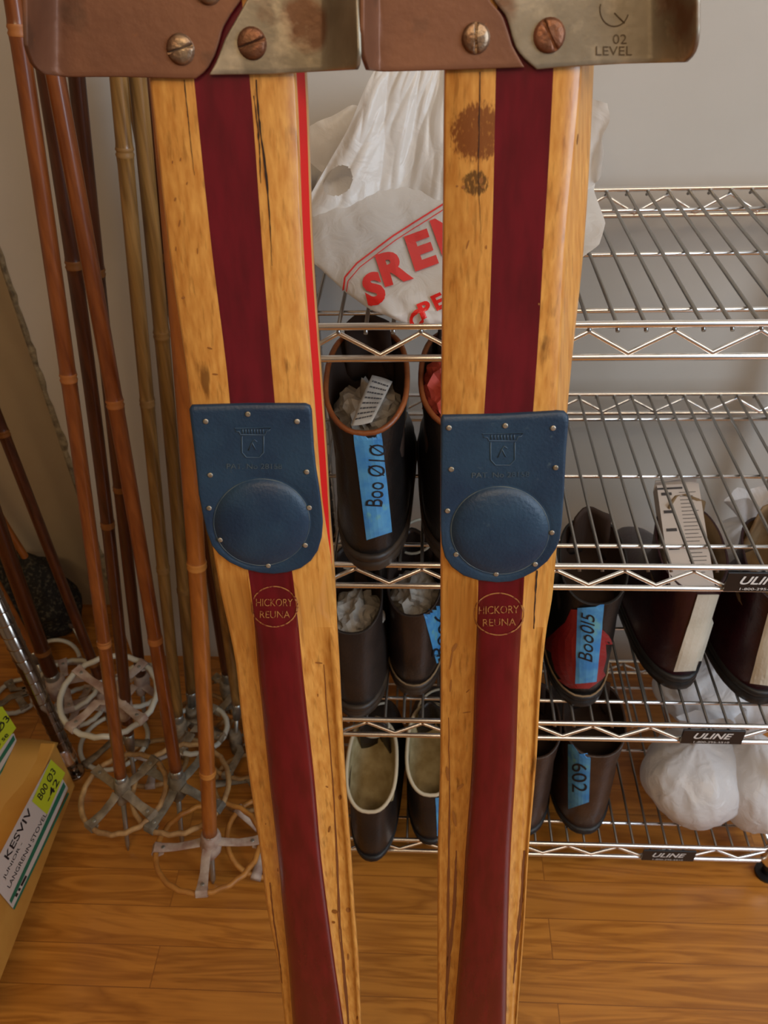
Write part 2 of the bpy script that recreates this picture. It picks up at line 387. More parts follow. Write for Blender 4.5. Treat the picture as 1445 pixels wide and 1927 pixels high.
def post_mesh(x, y, z0, z1, r=.0127, mb=None, groove=.0254, dr=.0009):
    prof = [(z0, r)]; z = z0 + .02
    while z < z1:
        prof += [(z - .0022, r), (z - .0012, r - dr), (z + .0004, r - dr), (z + .0012, r + dr * .7), (z + .0022, r)]; z += groove
    prof.append((z1, r))
    mb.loft([[(x + math.cos(t) * q, y + math.sin(t) * q, zz) for t in [2 * math.pi * j / 20 for j in range(20)]] for zz, q in prof], cap0=True, cap1=True)
def foot_mesh(x, y, mb):
    for (za, ra, zb, rb) in ((0, .017, .006, .017), (.006, .008, .03, .008)):
        mb.loft([[(x + math.cos(t) * q, y + math.sin(t) * q, zz) for t in [2 * math.pi * j / 16 for j in range(16)]] for zz, q in ((za, ra), (zb, rb))], cap0=True, cap1=True)
rack = thing('wire_shelving', ((XL + XR) / 2, DEP / 2, 0), 'chrome wire shelving rack behind the skis, holding old boots and plastic bags', 'shelving')
for x in (XL, XR):
    for y in (.004, DEP - .004):
        mb = MB(); post_mesh(x, y, .028, .95, mb=mb); p = mb.build('post', M_chrome_post, rack)
        mb = MB(); foot_mesh(x, y, mb); mb.build('foot', M_plate, p)
for i, z in enumerate(HZ):
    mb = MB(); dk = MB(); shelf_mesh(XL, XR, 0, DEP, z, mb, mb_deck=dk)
    s_ = mb.build('shelf', M_chrome, rack); dk.build('deck_wires', M_chrome_dim, s_)
    if i:
        tl = {1: (1366, 1445 + 90, 1081, 1112), 2: (1284, 1391, 1373, 1397), 3: (1209, 1301, 1602, 1619)}[i]
        xa = at(tl[0], (tl[2] + tl[3]) / 2, 1, -.006)[0]; xb = xa + .076
        mb = MB(); mb.box(((xa + xb) / 2, -.0045, z - .016), (xb - xa, .003, .026)); pl = mb.build('nameplate', M_plate, s_)
        bv = mb.bvh()
        mb = MB()
        for txt, cz, hh, ww in (('ULINE', z - .0125, .0115, .048), ('1-800-295-5510', z - .0248, .0035, .044)):
            uv, fs = font_mesh(txt, .02 if hh > .01 else .0, .3 if hh > .01 else 0)
            mb.add([((xa + xb) / 2 + u * ww, -.0066, cz + v * hh) for u, v in uv], fs, 0, False)
        mb.build('lettering', M_white_ink, pl)

# ------------------------------------------------------------------ left rack with boxes
LX = -.535; LY = .15
lrack = thing('wire_shelving', (LX - .2, -.25, 0), 'chrome wire rack at the left edge with a ribbed post, holding cardboard boxes', 'shelving')
for x in (LX, LX - .36):
    for y in (LY, LY - .9):
        mb = MB(); post_mesh(x, y, .028, 1.35 if y == LY else .9, mb=mb, dr=.0016); p = mb.build('post', M_chrome_post, lrack)
        mb = MB(); foot_mesh(x, y, mb); mb.build('foot', M_chrome_post, p)
mb = MB(); shelf_mesh(LY - .9, LY, LX - .36, LX, .075, mb, axis='y'); mb.build('shelf', M_chrome, lrack)

M_kraft = mat('kraft_card', lin(182, 128, 50), .7, col2=lin(192, 140, 60), scale=(20, 20, 20), bump=.1, bscale=60)
M_kraft_in = mat('kraft_lid', lin(188, 138, 62), .7)
M_label = mat('label_paper', lin(206, 196, 188), .6)
M_green = mat('green_print', lin(20, 108, 82), .6)
M_yellow = mat('yellow_note', lin(196, 208, 40), .6)
def carton(y0, y1, x0, z0, h, label, texts, lid_over=.012):
    """cardboard boot box: body, lid with a rim; the labelled face looks towards +X"""
    xb = x0 - .32
    t = thing('cardboard_box', ((x0 + xb) / 2, (y0 + y1) / 2, z0), label, 'box', 'cardboard boot boxes on the left rack')
    mb = MB(); mb.box(((x0 + xb) / 2, (y0 + y1) / 2, z0 + h / 2), (x0 - xb - .004, y1 - y0 - .004, h)); b = mb.build('body', M_kraft, t); bevel(b, .002)
    mb = MB()
    # lid: rounded slab with a shallow crease and a lip
    g = []; n1, n2 = 14, 10
    for i in range(n1 + 1):
        row = []
        for j in range(n2 + 1):
            u, v = i / n1, j / n2
            x = xb - .003 + (x0 - xb + .001) * u; y = y0 - .003 + (y1 - y0 + .006) * v
            z = z0 + h + .002 - .010 * (max(0, 4 * (u - .5) ** 2 - .0)) ** 3 + .003 * noise.noise((x * 12, y * 12, z0))
            row.append((x, y, z))
        g.append(row)
    mb.loft(g, closed=False)
    o = mb.build('lid', M_kraft_in, t); solidify(o, .003)
    return t
def face_px_on_plane(poly, x0):
    return [at(px, py, 0, x0) for px, py in poly]
def plane_patch(mb, poly, x0, mi=0):
    mb.add(face_px_on_plane(poly, x0), [tuple(range(len(poly)))], mi, False)
bx0 = float(at(145, 1476, 2, .0785)[0])
c_bot = at(145, 1476, 0, bx0)
zb = max(.0775, c_bot[2]); yb = c_bot[1]
BH = float(at(106, 1400, 0, bx0)[2]) - .0785
box1 = carton(yb - .36, yb, bx0, .0785, BH, 'cardboard box at the lower left with a white label reading KESVIV and a yellow note', None)
bx1 = -.548
c2 = at(28, 1388, 0, bx1)
box2 = carton(c2[1] - .34, c2[1], bx1, .0785 + BH + .0035, .10, 'cardboard box cut off by the left edge, resting on the KESVIV box', None)
def plane_bvh(x0):
    return BVHTree.FromPolygons([Vector((x0, -2, -1)), Vector((x0, 1, -1)), Vector((x0, 1, 2)), Vector((x0, -2, 2))], [(0, 1, 2, 3)])
pb = plane_bvh(bx0)
def zc(px, py): return (px, py)
# label (photo pixels on the box's labelled face), top-left is towards the far end
def Zp(x, y): return (x / 4.819, 1400 + y / 4.819)   # measured in a crop of the photo
mb = MB(); patch_on(mb, [Zp(455, 140), Zp(615, 400), Zp(122, 1502), Zp(-120, 1215)], pb, .0006, 12, 24)
lab = mb.build('label', M_label, box1, 'white paper label with handwriting and green stripes')
mb = MB(); patch_on(mb, [Zp(572, 345), Zp(592, 385), Zp(98, 1448), Zp(80, 1420)], pb, .0009, 8, 12)
patch_on(mb, [Zp(612, 435), Zp(622, 455), Zp(125, 1505), Zp(112, 1490)], pb, .0009, 8, 12)
mb.build('green_stripe', M_green, lab)
mb = MB(); patch_on(mb, [Zp(455, 140), Zp(585, 262), Zp(420, 640), Zp(283, 520)], pb, .0012, 8, 8)
yn = mb.build('sticky_note', M_yellow, box1, 'yellow note with handwriting')
mb = MB(); ax = np.array([220, -480.]) / 4.819; nrm = np.array([-.80, -.6]) * 1
def ztext(mb, txt, c, half, hgt, bold=0, sh=0, off=.0010):
    c = Zp(*c); text_on(mb, txt, c, (half[0] / 4.819, half[1] / 4.819), (hgt[0] / 4.819, hgt[1] / 4.819), pb, off, bold, sh)
ztext(mb, 'KESVIV', (160, 815), (220, -445), (-42, -34), .012)
ztext(mb, 'JUNIOR -', (112, 1062), (165, -330), (-26, -19), .004)
ztext(mb, 'LANGRENN STOVEL', (240, 965), (340, -672), (-27, -19), .004)
for q0, q1 in ((.05, .2), (.3, .42), (.52, .95)):
    a_, b_ = np.array(Zp(140, 1400)), np.array(Zp(245, 1190)); w_ = np.array([-16, -9]) / 4.819
    patch_on(mb, [tuple(a_ + (b_ - a_) * q0), tuple(a_ + (b_ - a_) * q1), tuple(a_ + (b_ - a_) * q1 + w_), tuple(a_ + (b_ - a_) * q0 + w_)], pb, .0011, 2, 1)
mb.build('handwriting', M_black_ink, lab)
mb = MB(); ztext(mb, 'B00 Ø3', (412, 365), (140, -270), (-46, -30), .01, .2, .0016); ztext(mb, '-42', (465, 420), (95, -190), (-42, -28), .01, .1, .0016)
mb.build('handwriting', M_black_ink, yn)
pb2 = plane_bvh(bx1)
Z5 = lambda x, y: (x / 2.964, 1250 + y / 2.964)
mb = MB(); patch_on(mb, [Z5(-60, 440), Z5(75, 385), Z5(98, 445), Z5(-60, 730)], pb2, .0006, 10, 10); lab2 = mb.build('label', M_label, box2, 'white paper label with green stripes')
mb = MB(); patch_on(mb, [Z5(72, 395), Z5(82, 420), Z5(-60, 640), Z5(-60, 610)], pb2, .0009, 10, 10); patch_on(mb, [Z5(92, 430), Z5(98, 445), Z5(-60, 715), Z5(-60, 700)], pb2, .0009, 10, 10)
mb.build('green_stripe', M_green, lab2)
mb = MB(); patch_on(mb, [Z5(-60, 250), Z5(8, 235), Z5(86, 355), Z5(-60, 560)], pb2, .0012, 10, 10); yn2 = mb.build('sticky_note', M_yellow, box2, 'yellow note with handwriting')
mb = MB()
text_on(mb, 'B00Ø3', Z5(-28, 385), (45, -62), (-9, -8), pb2, .0016, .01); text_on(mb, 'No se', Z5(-10, 440), (30, -36), (-7, -6), pb2, .0016, .01)
mb.build('handwriting', M_black_ink, yn2)

# ------------------------------------------------------------------ skis
LEAN = .2225
PN = np.array([0, -1, LEAN]); PN = PN / np.linalg.norm(PN)
P0 = np.array([0, -.207, 1.146])
def U(px, py, d=0.0):
    r = ray(px, py); s = (d - (CAM - P0) @ PN) / (r @ PN); return CAM + s * r
def interp_rows(rows, n=90):
    rows = np.array(rows, float); y = rows[:, 0]
    ys = np.concatenate([np.linspace(y[0], y[-1], n), y]); ys = np.unique(ys)
    out = np.zeros((len(ys), rows.shape[1])); out[:, 0] = ys
    # monotone-ish cubic (finite difference tangents, limited)
    for c in range(1, rows.shape[1]):
        v = rows[:, c]; h = np.diff(y); dl = np.diff(v) / h; m = np.zeros(len(v)); m[0] = dl[0]; m[-1] = dl[-1]
        for i in range(1, len(v) - 1):
            m[i] = (dl[i - 1] * h[i] + dl[i] * h[i - 1]) / (h[i] + h[i - 1])
            if dl[i - 1] * dl[i] <= 0: m[i] = 0
        for k, t in enumerate(ys):
            i = min(max(np.searchsorted(y, t) - 1, 0), len(h) - 1); s = (t - y[i]) / h[i]
            out[k, c] = (2 * s**3 - 3 * s**2 + 1) * v[i] + (s**3 - 2 * s**2 + s) * h[i] * m[i] + (-2 * s**3 + 3 * s**2) * v[i + 1] + (s**3 - s**2) * h[i] * m[i + 1]
    return out
def thick(py):   # depth (m) of: wood shoulder, crown edge, side bottom
    t = min(1, max(0, (py - 1070) / 150)); t = t * t * (3 - 2 * t)
    return -.0085 * t, -.0005 * t, -.022 + .006 * t
# columns: py, outline left, wood/maroon left, maroon/wood right, top edge right, outline right
LROWS = [(-600, 163, 262, 385, 500, 530), (0, 262, 350, 455, 546, 568), (150, 281, 365, 470, 556, 577), (500, 322, 402, 496, 571, 590), (700, 351, 427, 512, 586, 604),
         (860, 371, 442, 527, 598, 615), (985, 392, 455, 540, 607, 622), (1060, 405, 465, 548, 612, 628), (1110, 414, 472, 554, 604, 631), (1180, 430, 479, 562, 583, 634), (1245, 443, 484, 568, 588, 638),
         (1330, 452, 493, 577, 600, 642), (1470, 470, 507, 592, 613, 650), (1620, 492, 524, 605, 634, 661), (1700, 501, 531, 615, 640, 666), (1820, 524, 543, 631, 648, 675), (1927, 536, 551, 647, 660, 679), (2390, 590, 600, 705, 715, 725)]
RROWS = [(-600, 846, 948, 1060, 1120, 1160), (0, 838, 936, 1046, 1102, 1122), (135, 836, 933, 1041, 1094, 1117), (480, 833, 925, 1022, 1063, 1097), (680, 831, 917, 1010, 1052, 1076),
         (775, 830, 911, 1003, 1046, 1067), (1000, 829, 903, 992, 1028, 1050), (1060, 829, 901, 988, 1018, 1045), (1130, 829, 899, 984, 1008, 1038), (1180, 829, 897, 981, 1002, 1029), (1250, 829, 894, 977, 998, 1021),
         (1450, 828, 887, 970, 990, 1008), (1600, 824, 876, 961, 982, 995), (1740, 823, 868, 956, 974, 987), (1927, 823, 853, 952, 964, 973), (2390, 822, 830, 938, 945, 950)]
def build_ski(rows, side, label, wood, red):
    rr = interp_rows(rows); base = U((rows[-1][1] + rows[-1][5]) / 2, 2390, -.01)
    t = thing('wooden_ski', (base[0], base[1], max(0, base[2])), label, 'ski', 'old wooden skis')
    rings = []; zmin = 1
    for py, a, b, c, d, e in rr:
        sh, cr, bt = thick(py)
        # left outline, chamfer, crown (rounded), chamfer, right outline, underside
        P = [U(a, py, sh - .0035), U(a + 1.5, py, sh - .001), U(a + 5, py, sh), U(b - .25 * (b - a) * .2, py, sh + .0), U(b, py, sh if sh > -.001 else sh + .003)]
        # crown across the maroon band
        for q in (.06, .14, .3, .5, .7, .86, .94):
            k = 1 - abs(2 * q - 1) ** 3
            P.append(U(b + (c - b) * q, py, sh + (cr - sh) * min(1, .5 + .5 * k + .02) if sh < -.001 else sh))
        P += [U(c, py, sh if sh > -.001 else sh + .003), U(c + (d - c) * .15, py, sh), U(d - 4, py, sh), U(d, py, sh - .0012)]
        er = U(e, py, bt + .004); tp = min(1, max(0, (py - 930) / 120)); P += [U(d + (e - d) * (.12 + .6 * tp), py, sh - .004), U(d + (e - d) * (.86 - .1 * tp), py, bt + .006), er]
        rb = er - PN * .004; lb = U(a, py, sh - .0035) - PN * (abs(bt) - .0035)
        P += [rb, lb]
        rings.append(P)
    n = len(rings[0])
    mis = [0] * n
    for j in range(4, 12): mis[j] = 1
    mb = MB(); mb.loft(rings, closed=True, mis=mis, cap0=True, cap1=True)
    if red:   # red painted side down to the heel plate, ending in a point
        ncol = n; nrow = len(rings)
        for i in range(nrow - 1):
            if rr[i][0] < 1050:
                for j in (16,): mb.m[i * ncol + j] = 2
    zs = min(v[2] for v in mb.v)
    o = mb.build('ski_body', [wood, M_maroon, M_red], t)
    return t, mb.bvh(), rr
rust_at = tuple(U(899, 250, 0)); rust2 = tuple(U(895, 345, 0))
lski, lbv, lrr = build_ski(LROWS, 'L', 'left wooden ski with a maroon stripe, blue heel plate and red painted side edge', ski_wood('ski_wood_left'), True)
rski, rbv, rrr = build_ski(RROWS, 'R', 'right wooden ski with maroon stripe, blue heel plate and a rust stain',
    ski_wood('ski_wood_right', [dict(scale=(900, 900, 300), col=lin(116, 60, 24), at=rust_at, r=.017, lo=.46, hi=.72, amt=.9), dict(scale=(900, 900, 260), col=lin(50, 28, 10), at=rust2, r=.009, lo=.6, hi=.8, amt=.8)]), False)

# cracks and dark seams in the wood (their own shapes)
def crack(ski, bvh, pts, ws, name='crack', m=None):
    mb = MB(); P = interp_rows([(p[1], p[0], w) for p, w in zip(pts, ws)], 30); uv = []; fs = []
    for i, (y, x, w) in enumerate(P):
        j = 1.0 * noise.noise((x * .3, y * .06, 1)) ; ww = max(.3, (1.1 if m else .62) * w * (1 + .7 * noise.noise((y * .08, 5, x))))
        uv += [(x + j - ww / 2, y), (x + j + ww / 2, y)]
        if i: fs += [(2 * i - 2, 2 * i - 1, 2 * i + 1), (2 * i - 2, 2 * i + 1, 2 * i)]
    drape(mb, uv, fs, lambda u, v: (u, v), bvh, .0003); return mb.build(name, m or M_crack, ski)
crack(lski, lbv, [(347, 150), (355, 230), (366, 330)], [3, 2.5, 1])
crack(lski, lbv, [(482, 150), (488, 230), (500, 320), (508, 420), (512, 500)], [4, 5, 6, 3, 1])
crack(lski, lbv, [(478, 180), (487, 260), (491, 345)], [2, 4, 2])
crack(lski, lbv, [(609, 1250), (616, 1349), (627, 1486), (634, 1620), (640, 1750), (648, 1830), (656, 1927)], [1, 1.4, 2.2, 3.5, 4.5, 5, 2], m=M_seam)
crack(lski, lbv, [(508, 1660), (514, 1720), (524, 1790), (531, 1850)], [1.5, 2.5, 2, 1], m=M_seam)
crack(rski, rbv, [(903, 135), (902, 220), (900, 320), (905, 440)], [3, 3, 2, .8])
crack(rski, rbv, [(1010, 1073), (1007, 1120), (1004, 1183)], [4, 4, 2.5])
crack(rski, rbv, [(986, 1600), (980, 1700), (970, 1800), (966, 1850)], [3.5, 4.5, 4, 1], m=M_seam)
crack(rski, rbv, [(844, 1350), (846, 1500), (844, 1640), (842, 1780), (838, 1927)], [1, 2, 4, 3, 2], m=M_seam)
crack(rski, rbv, [(858, 1600), (855, 1700), (845, 1800), (838, 1900)], [2, 6, 6, 3], m=M_seam)
def marks(ski, bvh, pts):
    for (x, y, w, h, a) in pts:
        mb = MB(); n = 9; w *= .6; h *= .8; uv = [(0, 0)]
        for k in range(n):
            t = 2 * math.pi * k / n; q = 1 + .5 * noise.noise((x + k, y, 2)); uv.append((math.cos(t) * q, math.sin(t) * q))
        ca, sa = math.cos(a), math.sin(a)
        drape(mb, uv, [(0, k + 1, (k + 1) % n + 1) for k in range(n)], lambda u, v: (x + u * w * ca - v * h * sa, y + u * w * sa + v * h * ca), bvh, .00035)
        mb.build('wear_mark', M_stain, ski)
M_stain = mat('dark_stain', lin(142, 88, 36), .5)
random.seed(11)
marks(lski, lbv, [(340, 300, 2, 5, .2), (325, 305, 2, 4, 0), (352, 345, 2, 4, .3), (330, 375, 3, 5, .3), (338, 420, 2, 9, .2), (331, 468, 2, 6, .1), (372, 472, 1.5, 8, 0), (345, 560, 6, 3, -.4), (395, 655, 9, 2, .3), (405, 704, 10, 2, .1), (600, 1247, 12, 2, .1), (598, 1308, 2, 4, 0), (615, 1480, 5, 2, .4), (640, 1500, 6, 6, 0), (620, 1560, 3, 8, .2), (630, 1715, 9, 5, .2), (655, 1712, 7, 6, -.3), (628, 1735, 5, 3, 0), (672, 1915, 3, 5, 0), (655, 1800, 3, 8, 0), (500, 1550, 2, 2, 0), (523, 1636, 2, 5, 0)])
marks(rski, rbv, [(860, 350, 4, 2, 0), (872, 352, 6, 4, 0), (905, 340, 7, 8, .2), (908, 352, 5, 4, 0), (880, 460, 2, 12, .3), (915, 465, 2, 5, 0), (849, 1240, 3, 26, .15), (855, 1218, 6, 12, .5), (878, 1340, 14, 1.5, -.15), (866, 1480, 14, 4, -.7), (842, 1455, 5, 18, -.1), (855, 1540, 5, 20, -.2), (880, 1300, 2, 6, .8), (1086, 262, 1.5, 14, .1), (1021, 478, 2, 14, 0), (1014, 572, 3, 3, 0), (848, 1290, 3, 16, .1), (1080, 770, 2, 2, 0)])

# ---- stamp "HICKORY REUNA"
def stamp(ski, bvh, c, rx, ry, tilt):
    mb = MB(); n = 56; uv = []; fs = []
    for k in range(n):
        t = 2 * math.pi * k / n
        for q in (1.0, .945): uv.append((math.cos(t) * q, math.sin(t) * q))
    for k in range(n):
        a, b, c_, d = 2 * k, 2 * k + 1, 2 * ((k + 1) % n) + 1, 2 * ((k + 1) % n); fs += [(a, b, c_), (a, c_, d)]
    drape(mb, uv, fs, lambda u, v: (c[0] + u * rx, c[1] + v * ry), bvh, .0004)
    text_on(mb, 'HICKORY', (c[0], c[1] - ry * .2), (rx * 1.56, -tilt * rx * 1.56), (0, -ry * .36), bvh, .0004, .0)
    text_on(mb, 'REUNA', (c[0] + 1, c[1] + ry * .38), (rx * 1.28, -tilt * rx * 1.28), (0, -ry * .34), bvh, .0004, .0)
    mb.build('stamp', M_stamp, ski, 'round stamp reading HICKORY REUNA')
stamp(lski, lbv, (516.5, 1141), 44, 39, -.0); stamp(rski, rbv, (938.5, 1155), 48, 40.5, .03)

# ---- blue leather heel plates
def heel_plate(ski, outline, dc, dr, nails, emb, label, txt2):
    cx, cy = dc; out = np.array(outline, float); n = 96; dirs = []
    def ray_out(a):
        dx, dy = math.cos(a), math.sin(a); best = None
        for i in range(len(out)):
            p, q = out[i], out[(i + 1) % len(out)]; ex, ey = q - p
            den = dx * ey - dy * ex
            if abs(den) < 1e-9: continue
            t = ((p[0] - cx) * ey - (p[1] - cy) * ex) / den; s = ((p[0] - cx) * dy - (p[1] - cy) * dx) / den
            if t > 0 and -1e-6 <= s <= 1 + 1e-6 and (best is None or t > best): best = t
        return best
    # angles include the directions of the outline's own corners
    ang = sorted(set([round(2 * math.pi * k / n, 4) for k in range(n)] + [round(math.atan2(p[1] - cy, p[0] - cx) % (2 * math.pi), 4) for p in out]))
    rings = []
    prof = [(0.02, .0080), (.3, .0078), (.6, .0070), (.82, .0055), (.93, .0042), (.975, .0031), (1.0, .0026), (1.05, .0030)]
    for q, d in prof: rings.append([U(cx + math.cos(a) * dr[0] * q, cy + math.sin(a) * dr[1] * q, d) for a in ang])
    for s_ in (.2, .45, .7, .9, .975, 1.0):
        ring = []
        for a in ang:
            e = np.array([math.cos(a) * dr[0] * 1.05, math.sin(a) * dr[1] * 1.05]); to = ray_out(a); o_ = np.array([math.cos(a) * to, math.sin(a) * to])
            if np.linalg.norm(o_) < np.linalg.norm(e): e = o_ * .97
            p = e * (1 - s_) + o_ * s_; d = .0032 if s_ < .95 else (.0030 if s_ < .99 else .0020)
            ring.append(U(cx + p[0], cy + p[1], d))
        rings.append(ring)
    rings.append([np.array(p) - PN * .0024 for p in rings[-1]])
    mb = MB(); mb.loft(rings, cap0=True)
    pl = mb.build('heel_plate', M_blue, ski, label); bv = mb.bvh()
    # worn rim of the pad
    mb = MB(); rp = []
    for a in ang[::2]:
        rp.append(U(cx + math.cos(a) * dr[0] * .99, cy + math.sin(a) * dr[1] * .99, .0026))
    mb.tube(rp, .00045, 6, closed=True); mb.build('pad_seam', M_blue_worn, pl)
    for (x, y) in nails:
        p = hit(bv, x, y, 0.0); mb = MB(); mb.disc(p, PN, .0016, .0008, 12); mb.build('nail', M_nail, pl)
    # embossed crest and patent line
    mb = MB()
    for poly, closed in emb:
        pts = [hit(bv, x, y, .0001) for x, y in poly]; mb.tube(pts, .00038, 6, closed=closed)
    mb.build('embossed_crest', M_blue_emb, pl)
    mb = MB(); text_on(mb, 'PAT. No 28158', txt2[0], txt2[1], txt2[2], bv, .0004, .0); mb.build('embossed_lettering', M_blue_worn, pl)
    return pl
M_blue_emb = mat('embossed_blue_leather', lin(44, 66, 88), .45, col2=lin(60, 80, 96), scale=(200, 200, 200))
def A5(x, y): return (340 + x / 3.636, 720 + y / 3.636)
def A6(x, y): return (780 + x / 3.778, 740 + y / 3.778)
def crest(c, w, h):
    x, y = c
    sh = [(x - w * .30, y - h * .1), (x - w * .30, y + h * .45), (x - w * .18, y + h * .62), (x + w * .18, y + h * .62), (x + w * .30, y + h * .45), (x + w * .30, y - h * .1)]
    ban = [(x - w * .5, y - h * .36), (x + w * .5, y - h * .38), (x + w * .46, y - h * .28), (x + w * .38, y - h * .27), (x + w * .34, y - h * .14), (x - w * .34, y - h * .14), (x - w * .38, y - h * .25), (x - w * .47, y - h * .25)]
    sk = [(x - w * .12, y + h * .38), (x - w * .02, y + h * .12), (x + w * .04, y + h * .02), (x + w * .12, y + h * .1)]; sk2 = [(x - w * .02, y + h * .12), (x + w * .08, y + h * .36)]
    tk = [[(x + w * (-.28 + .08 * k), y - h * .33), (x + w * (-.28 + .08 * k), y - h * .18)] for k in range(8)]
    return [(sh, False), (ban, True), (sk, False), (sk2, False)] + [(t, False) for t in tk]
heel_plate(lski, [(356, 770), (360, 763), (470, 760), (574, 760), (583, 764), (586, 772), (590, 840), (594, 880), (600, 920), (605, 960), (607, 985), (605, 1012), (598, 1036), (585, 1055), (566, 1069), (540, 1077), (515, 1080), (490, 1078), (460, 1071), (432, 1058), (412, 1043), (399, 1027), (389, 1000), (381, 965), (374, 930), (366, 850)],
           (492.6, 982.6), (91, 82), [A5(*p) for p in [(460, 215), (797, 265), (172, 265), (862, 610), (203, 632), (880, 855), (195, 858), (272, 1075), (853, 1112), (600, 1252)]],
           crest((476, 826), 68, 56), 'blue leather heel plate tacked to the left ski', ((479, 877), (104, 0), (0, -10)))
heel_plate(rski, [(829, 790), (833, 782), (940, 780), (1048, 774), (1062, 775), (1069, 782), (1070, 790), (1065, 850), (1061, 930), (1057, 985), (1053, 1015), (1046, 1033), (1030, 1056), (1008, 1074), (985, 1086), (962, 1094), (935, 1096), (900, 1092), (872, 1083), (850, 1067), (837, 1048), (831, 1025), (829, 990), (829, 900)],
           (940.7, 998), (93, 83), [A6(*p) for p in [(245, 245), (645, 230), (985, 247), (262, 540), (1003, 528), (235, 835), (976, 990), (295, 1145), (858, 1215), (580, 1285)]],
           crest((946, 838), 76, 60), 'blue leather heel plate tacked to the right ski', ((942, 893), (108, -2), (0, -10)))

# ---- toe irons
def grid_plate(ski, xl_fn, xr_fn, y0, ybot_fn, bendL, bendR, name, m, label):
    """plate traced between its left and right edges; ears bend up towards the boot"""
    rows = []; ny = 26; nx = 40
    for i in range(ny + 1):
        v = i / ny
        row = []
        for j in range(nx + 1):
            u = j / nx
            yt = y0; yb_ = ybot_fn(u); y = yt + (yb_ - yt) * v
            xl, xr = xl_fn(y), xr_fn(y); x = xl + (xr - xl) * u
            d = .0022
            if bendL is not None and x < bendL:
                q = (bendL - x) / (bendL - xl_fn(60)); d += .030 * max(0, q) ** 1.6
            if bendR is not None and x > bendR:
                q = (x - bendR) / (xr_fn(60) - bendR); d += .030 * max(0, q) ** 1.6
            row.append(U(x, y, d))
        rows.append(row)
    mb = MB(); mb.loft(rows, closed=False); bv = mb.bvh()
    o = mb.build(name, m, ski, label); solidify(o, .0022, 0); bevel(o, .0006, 2)
    return o, bv
def pw(pts):
    ys = [p[0] for p in pts]; xs = [p[1] for p in pts]
    return lambda y: float(np.interp(y, ys, xs))
cpL = 145
# left ski, left (rusty) plate
ljag = pw([(-140, 500), (-20, 462), (5, 450), (24, 436), (53, 419), (80, 412), (102, 405), (125, 393), (136, 384), (150, 366)])
o, bvA = grid_plate(lski, pw([(-140, 42), (0, 46), (87, 48), (121, 60), (134, 72), (146, 92)]), ljag, -140, pw([(0, 139), (.12, 145), (.5, 145), (.9, 148), (1, 148)]), 112, None, 'toe_iron', M_rust, 'rusty brown toe iron plate')
def screw(plate, bv, x, y, rpx, m, ang, h=.0022):
    p = hit(bv, x, y, .0012); r = rpx / F * px_of(p)[1]
    mb = MB(); a0 = Vector(PN).orthogonal().normalized(); nrm = Vector(PN); xax = Vector((1, 0, 0)); yax = nrm.cross(xax).normalized()
    ca, sa = math.cos(ang), math.sin(ang); ex = xax * ca + yax * sa; ey = nrm.cross(ex)
    mb.loft([[p + (ex * math.cos(t) + ey * math.sin(t)) * r * q + nrm * hh for t in [2 * math.pi * j / 24 for j in range(24)]] for q, hh in ((1.04, -.0012), (1.04, .0002), (1.0, .0006))], cap1=True)
    sl = .10
    for s in (1, -1):
        t0 = math.asin(sl); ts = np.linspace(t0, math.pi - t0, 14)
        ring = lambda q, hh: [p + ex * math.cos(t) * r * q + ey * s * max(math.sin(t) * r * q, sl * r) + nrm * hh for t in ts]
        mb.loft([ring(1.0, .0004), ring(.98, h * .55), ring(.85, h * .85), ring(.5, h), ring(.15, h * 1.03)], closed=True, cap1=True)
    o = mb.build('screw', m, plate); return o
plateA = o
screw(plateA, bvA, 341, 93, 26, M_screw, .25); screw(plateA, bvA, 392, -22, 27, M_screw, .6)
# left ski, right (grey) plate
rjag = pw([(-140, 520), (-20, 478), (0, 465), (24, 452), (50, 437), (73, 424), (95, 416), (116, 408), (141, 394)])
o, bvB = grid_plate(lski, rjag, pw([(-140, 672), (0, 674), (70, 676), (100, 677), (128, 674), (134, 668)]), -140, pw([(0, 141), (.4, 140), (.8, 134), (1, 131)]), None, 606, 'toe_iron', M_steel, 'grey steel toe iron plate with rust streaks')
screw(o, bvB, 475, 82, 27, M_screw_r, .3)
# right ski, left (rusty) plate
jag2 = pw([(-140, 860), (-40, 905), (3, 922), (29, 945), (64, 957), (85, 963), (105, 974), (126, 986), (135, 992)])
o, bvC = grid_plate(rski, pw([(-140, 684), (0, 681), (60, 681), (110, 684), (133, 692)]), jag2, -140, pw([(0, 132), (.1, 135), (.6, 131), (1, 127)]), 712, None, 'toe_iron', M_rust, 'rusty brown toe iron plate')
screw(o, bvC, 895, 72, 26, M_screw, 1.6)
jag3 = pw([(-140, 868), (-40, 915), (0, 927), (29, 951), (50, 958), (70, 963), (90, 970), (105, 980), (118, 994), (130, 1010)])
o, bvD = grid_plate(rski, jag3, pw([(-140, 1316), (0, 1314), (60, 1314), (85, 1311), (103, 1305), (118, 1290)]), -140, pw([(0, 131), (.15, 127), (.6, 120), (1, 117)]), None, 1222, 'toe_iron', M_steel, 'grey steel toe iron plate stamped 02 LEVEL')
screw(o, bvD, 1033, 67, 29, M_screw_r, -1.05)
M_stampdark = mat('stamped_mark', lin(92, 78, 60), .6, .3)
mb = MB(); text_on(mb, '02', (1165, 74), (26, 0), (0, -18), bvD, .0014, .0); text_on(mb, 'LEVEL', (1154, 96), (68, 0), (0, -17), bvD, .0014, 0)
ring = [hit(bvD, 1155 + 27 * math.cos(t), 18 + 32 * math.sin(t), .0012) for t in np.linspace(math.pi * .1, math.pi * 1.1, 16)]
mb.tube(ring, .0003, 6); mb.tube([hit(bvD, 1155, 25, .0012), hit(bvD, 1174, 44, .0012)], .0003, 6)
mb.build('stamped_lettering', M_stampdark, o)

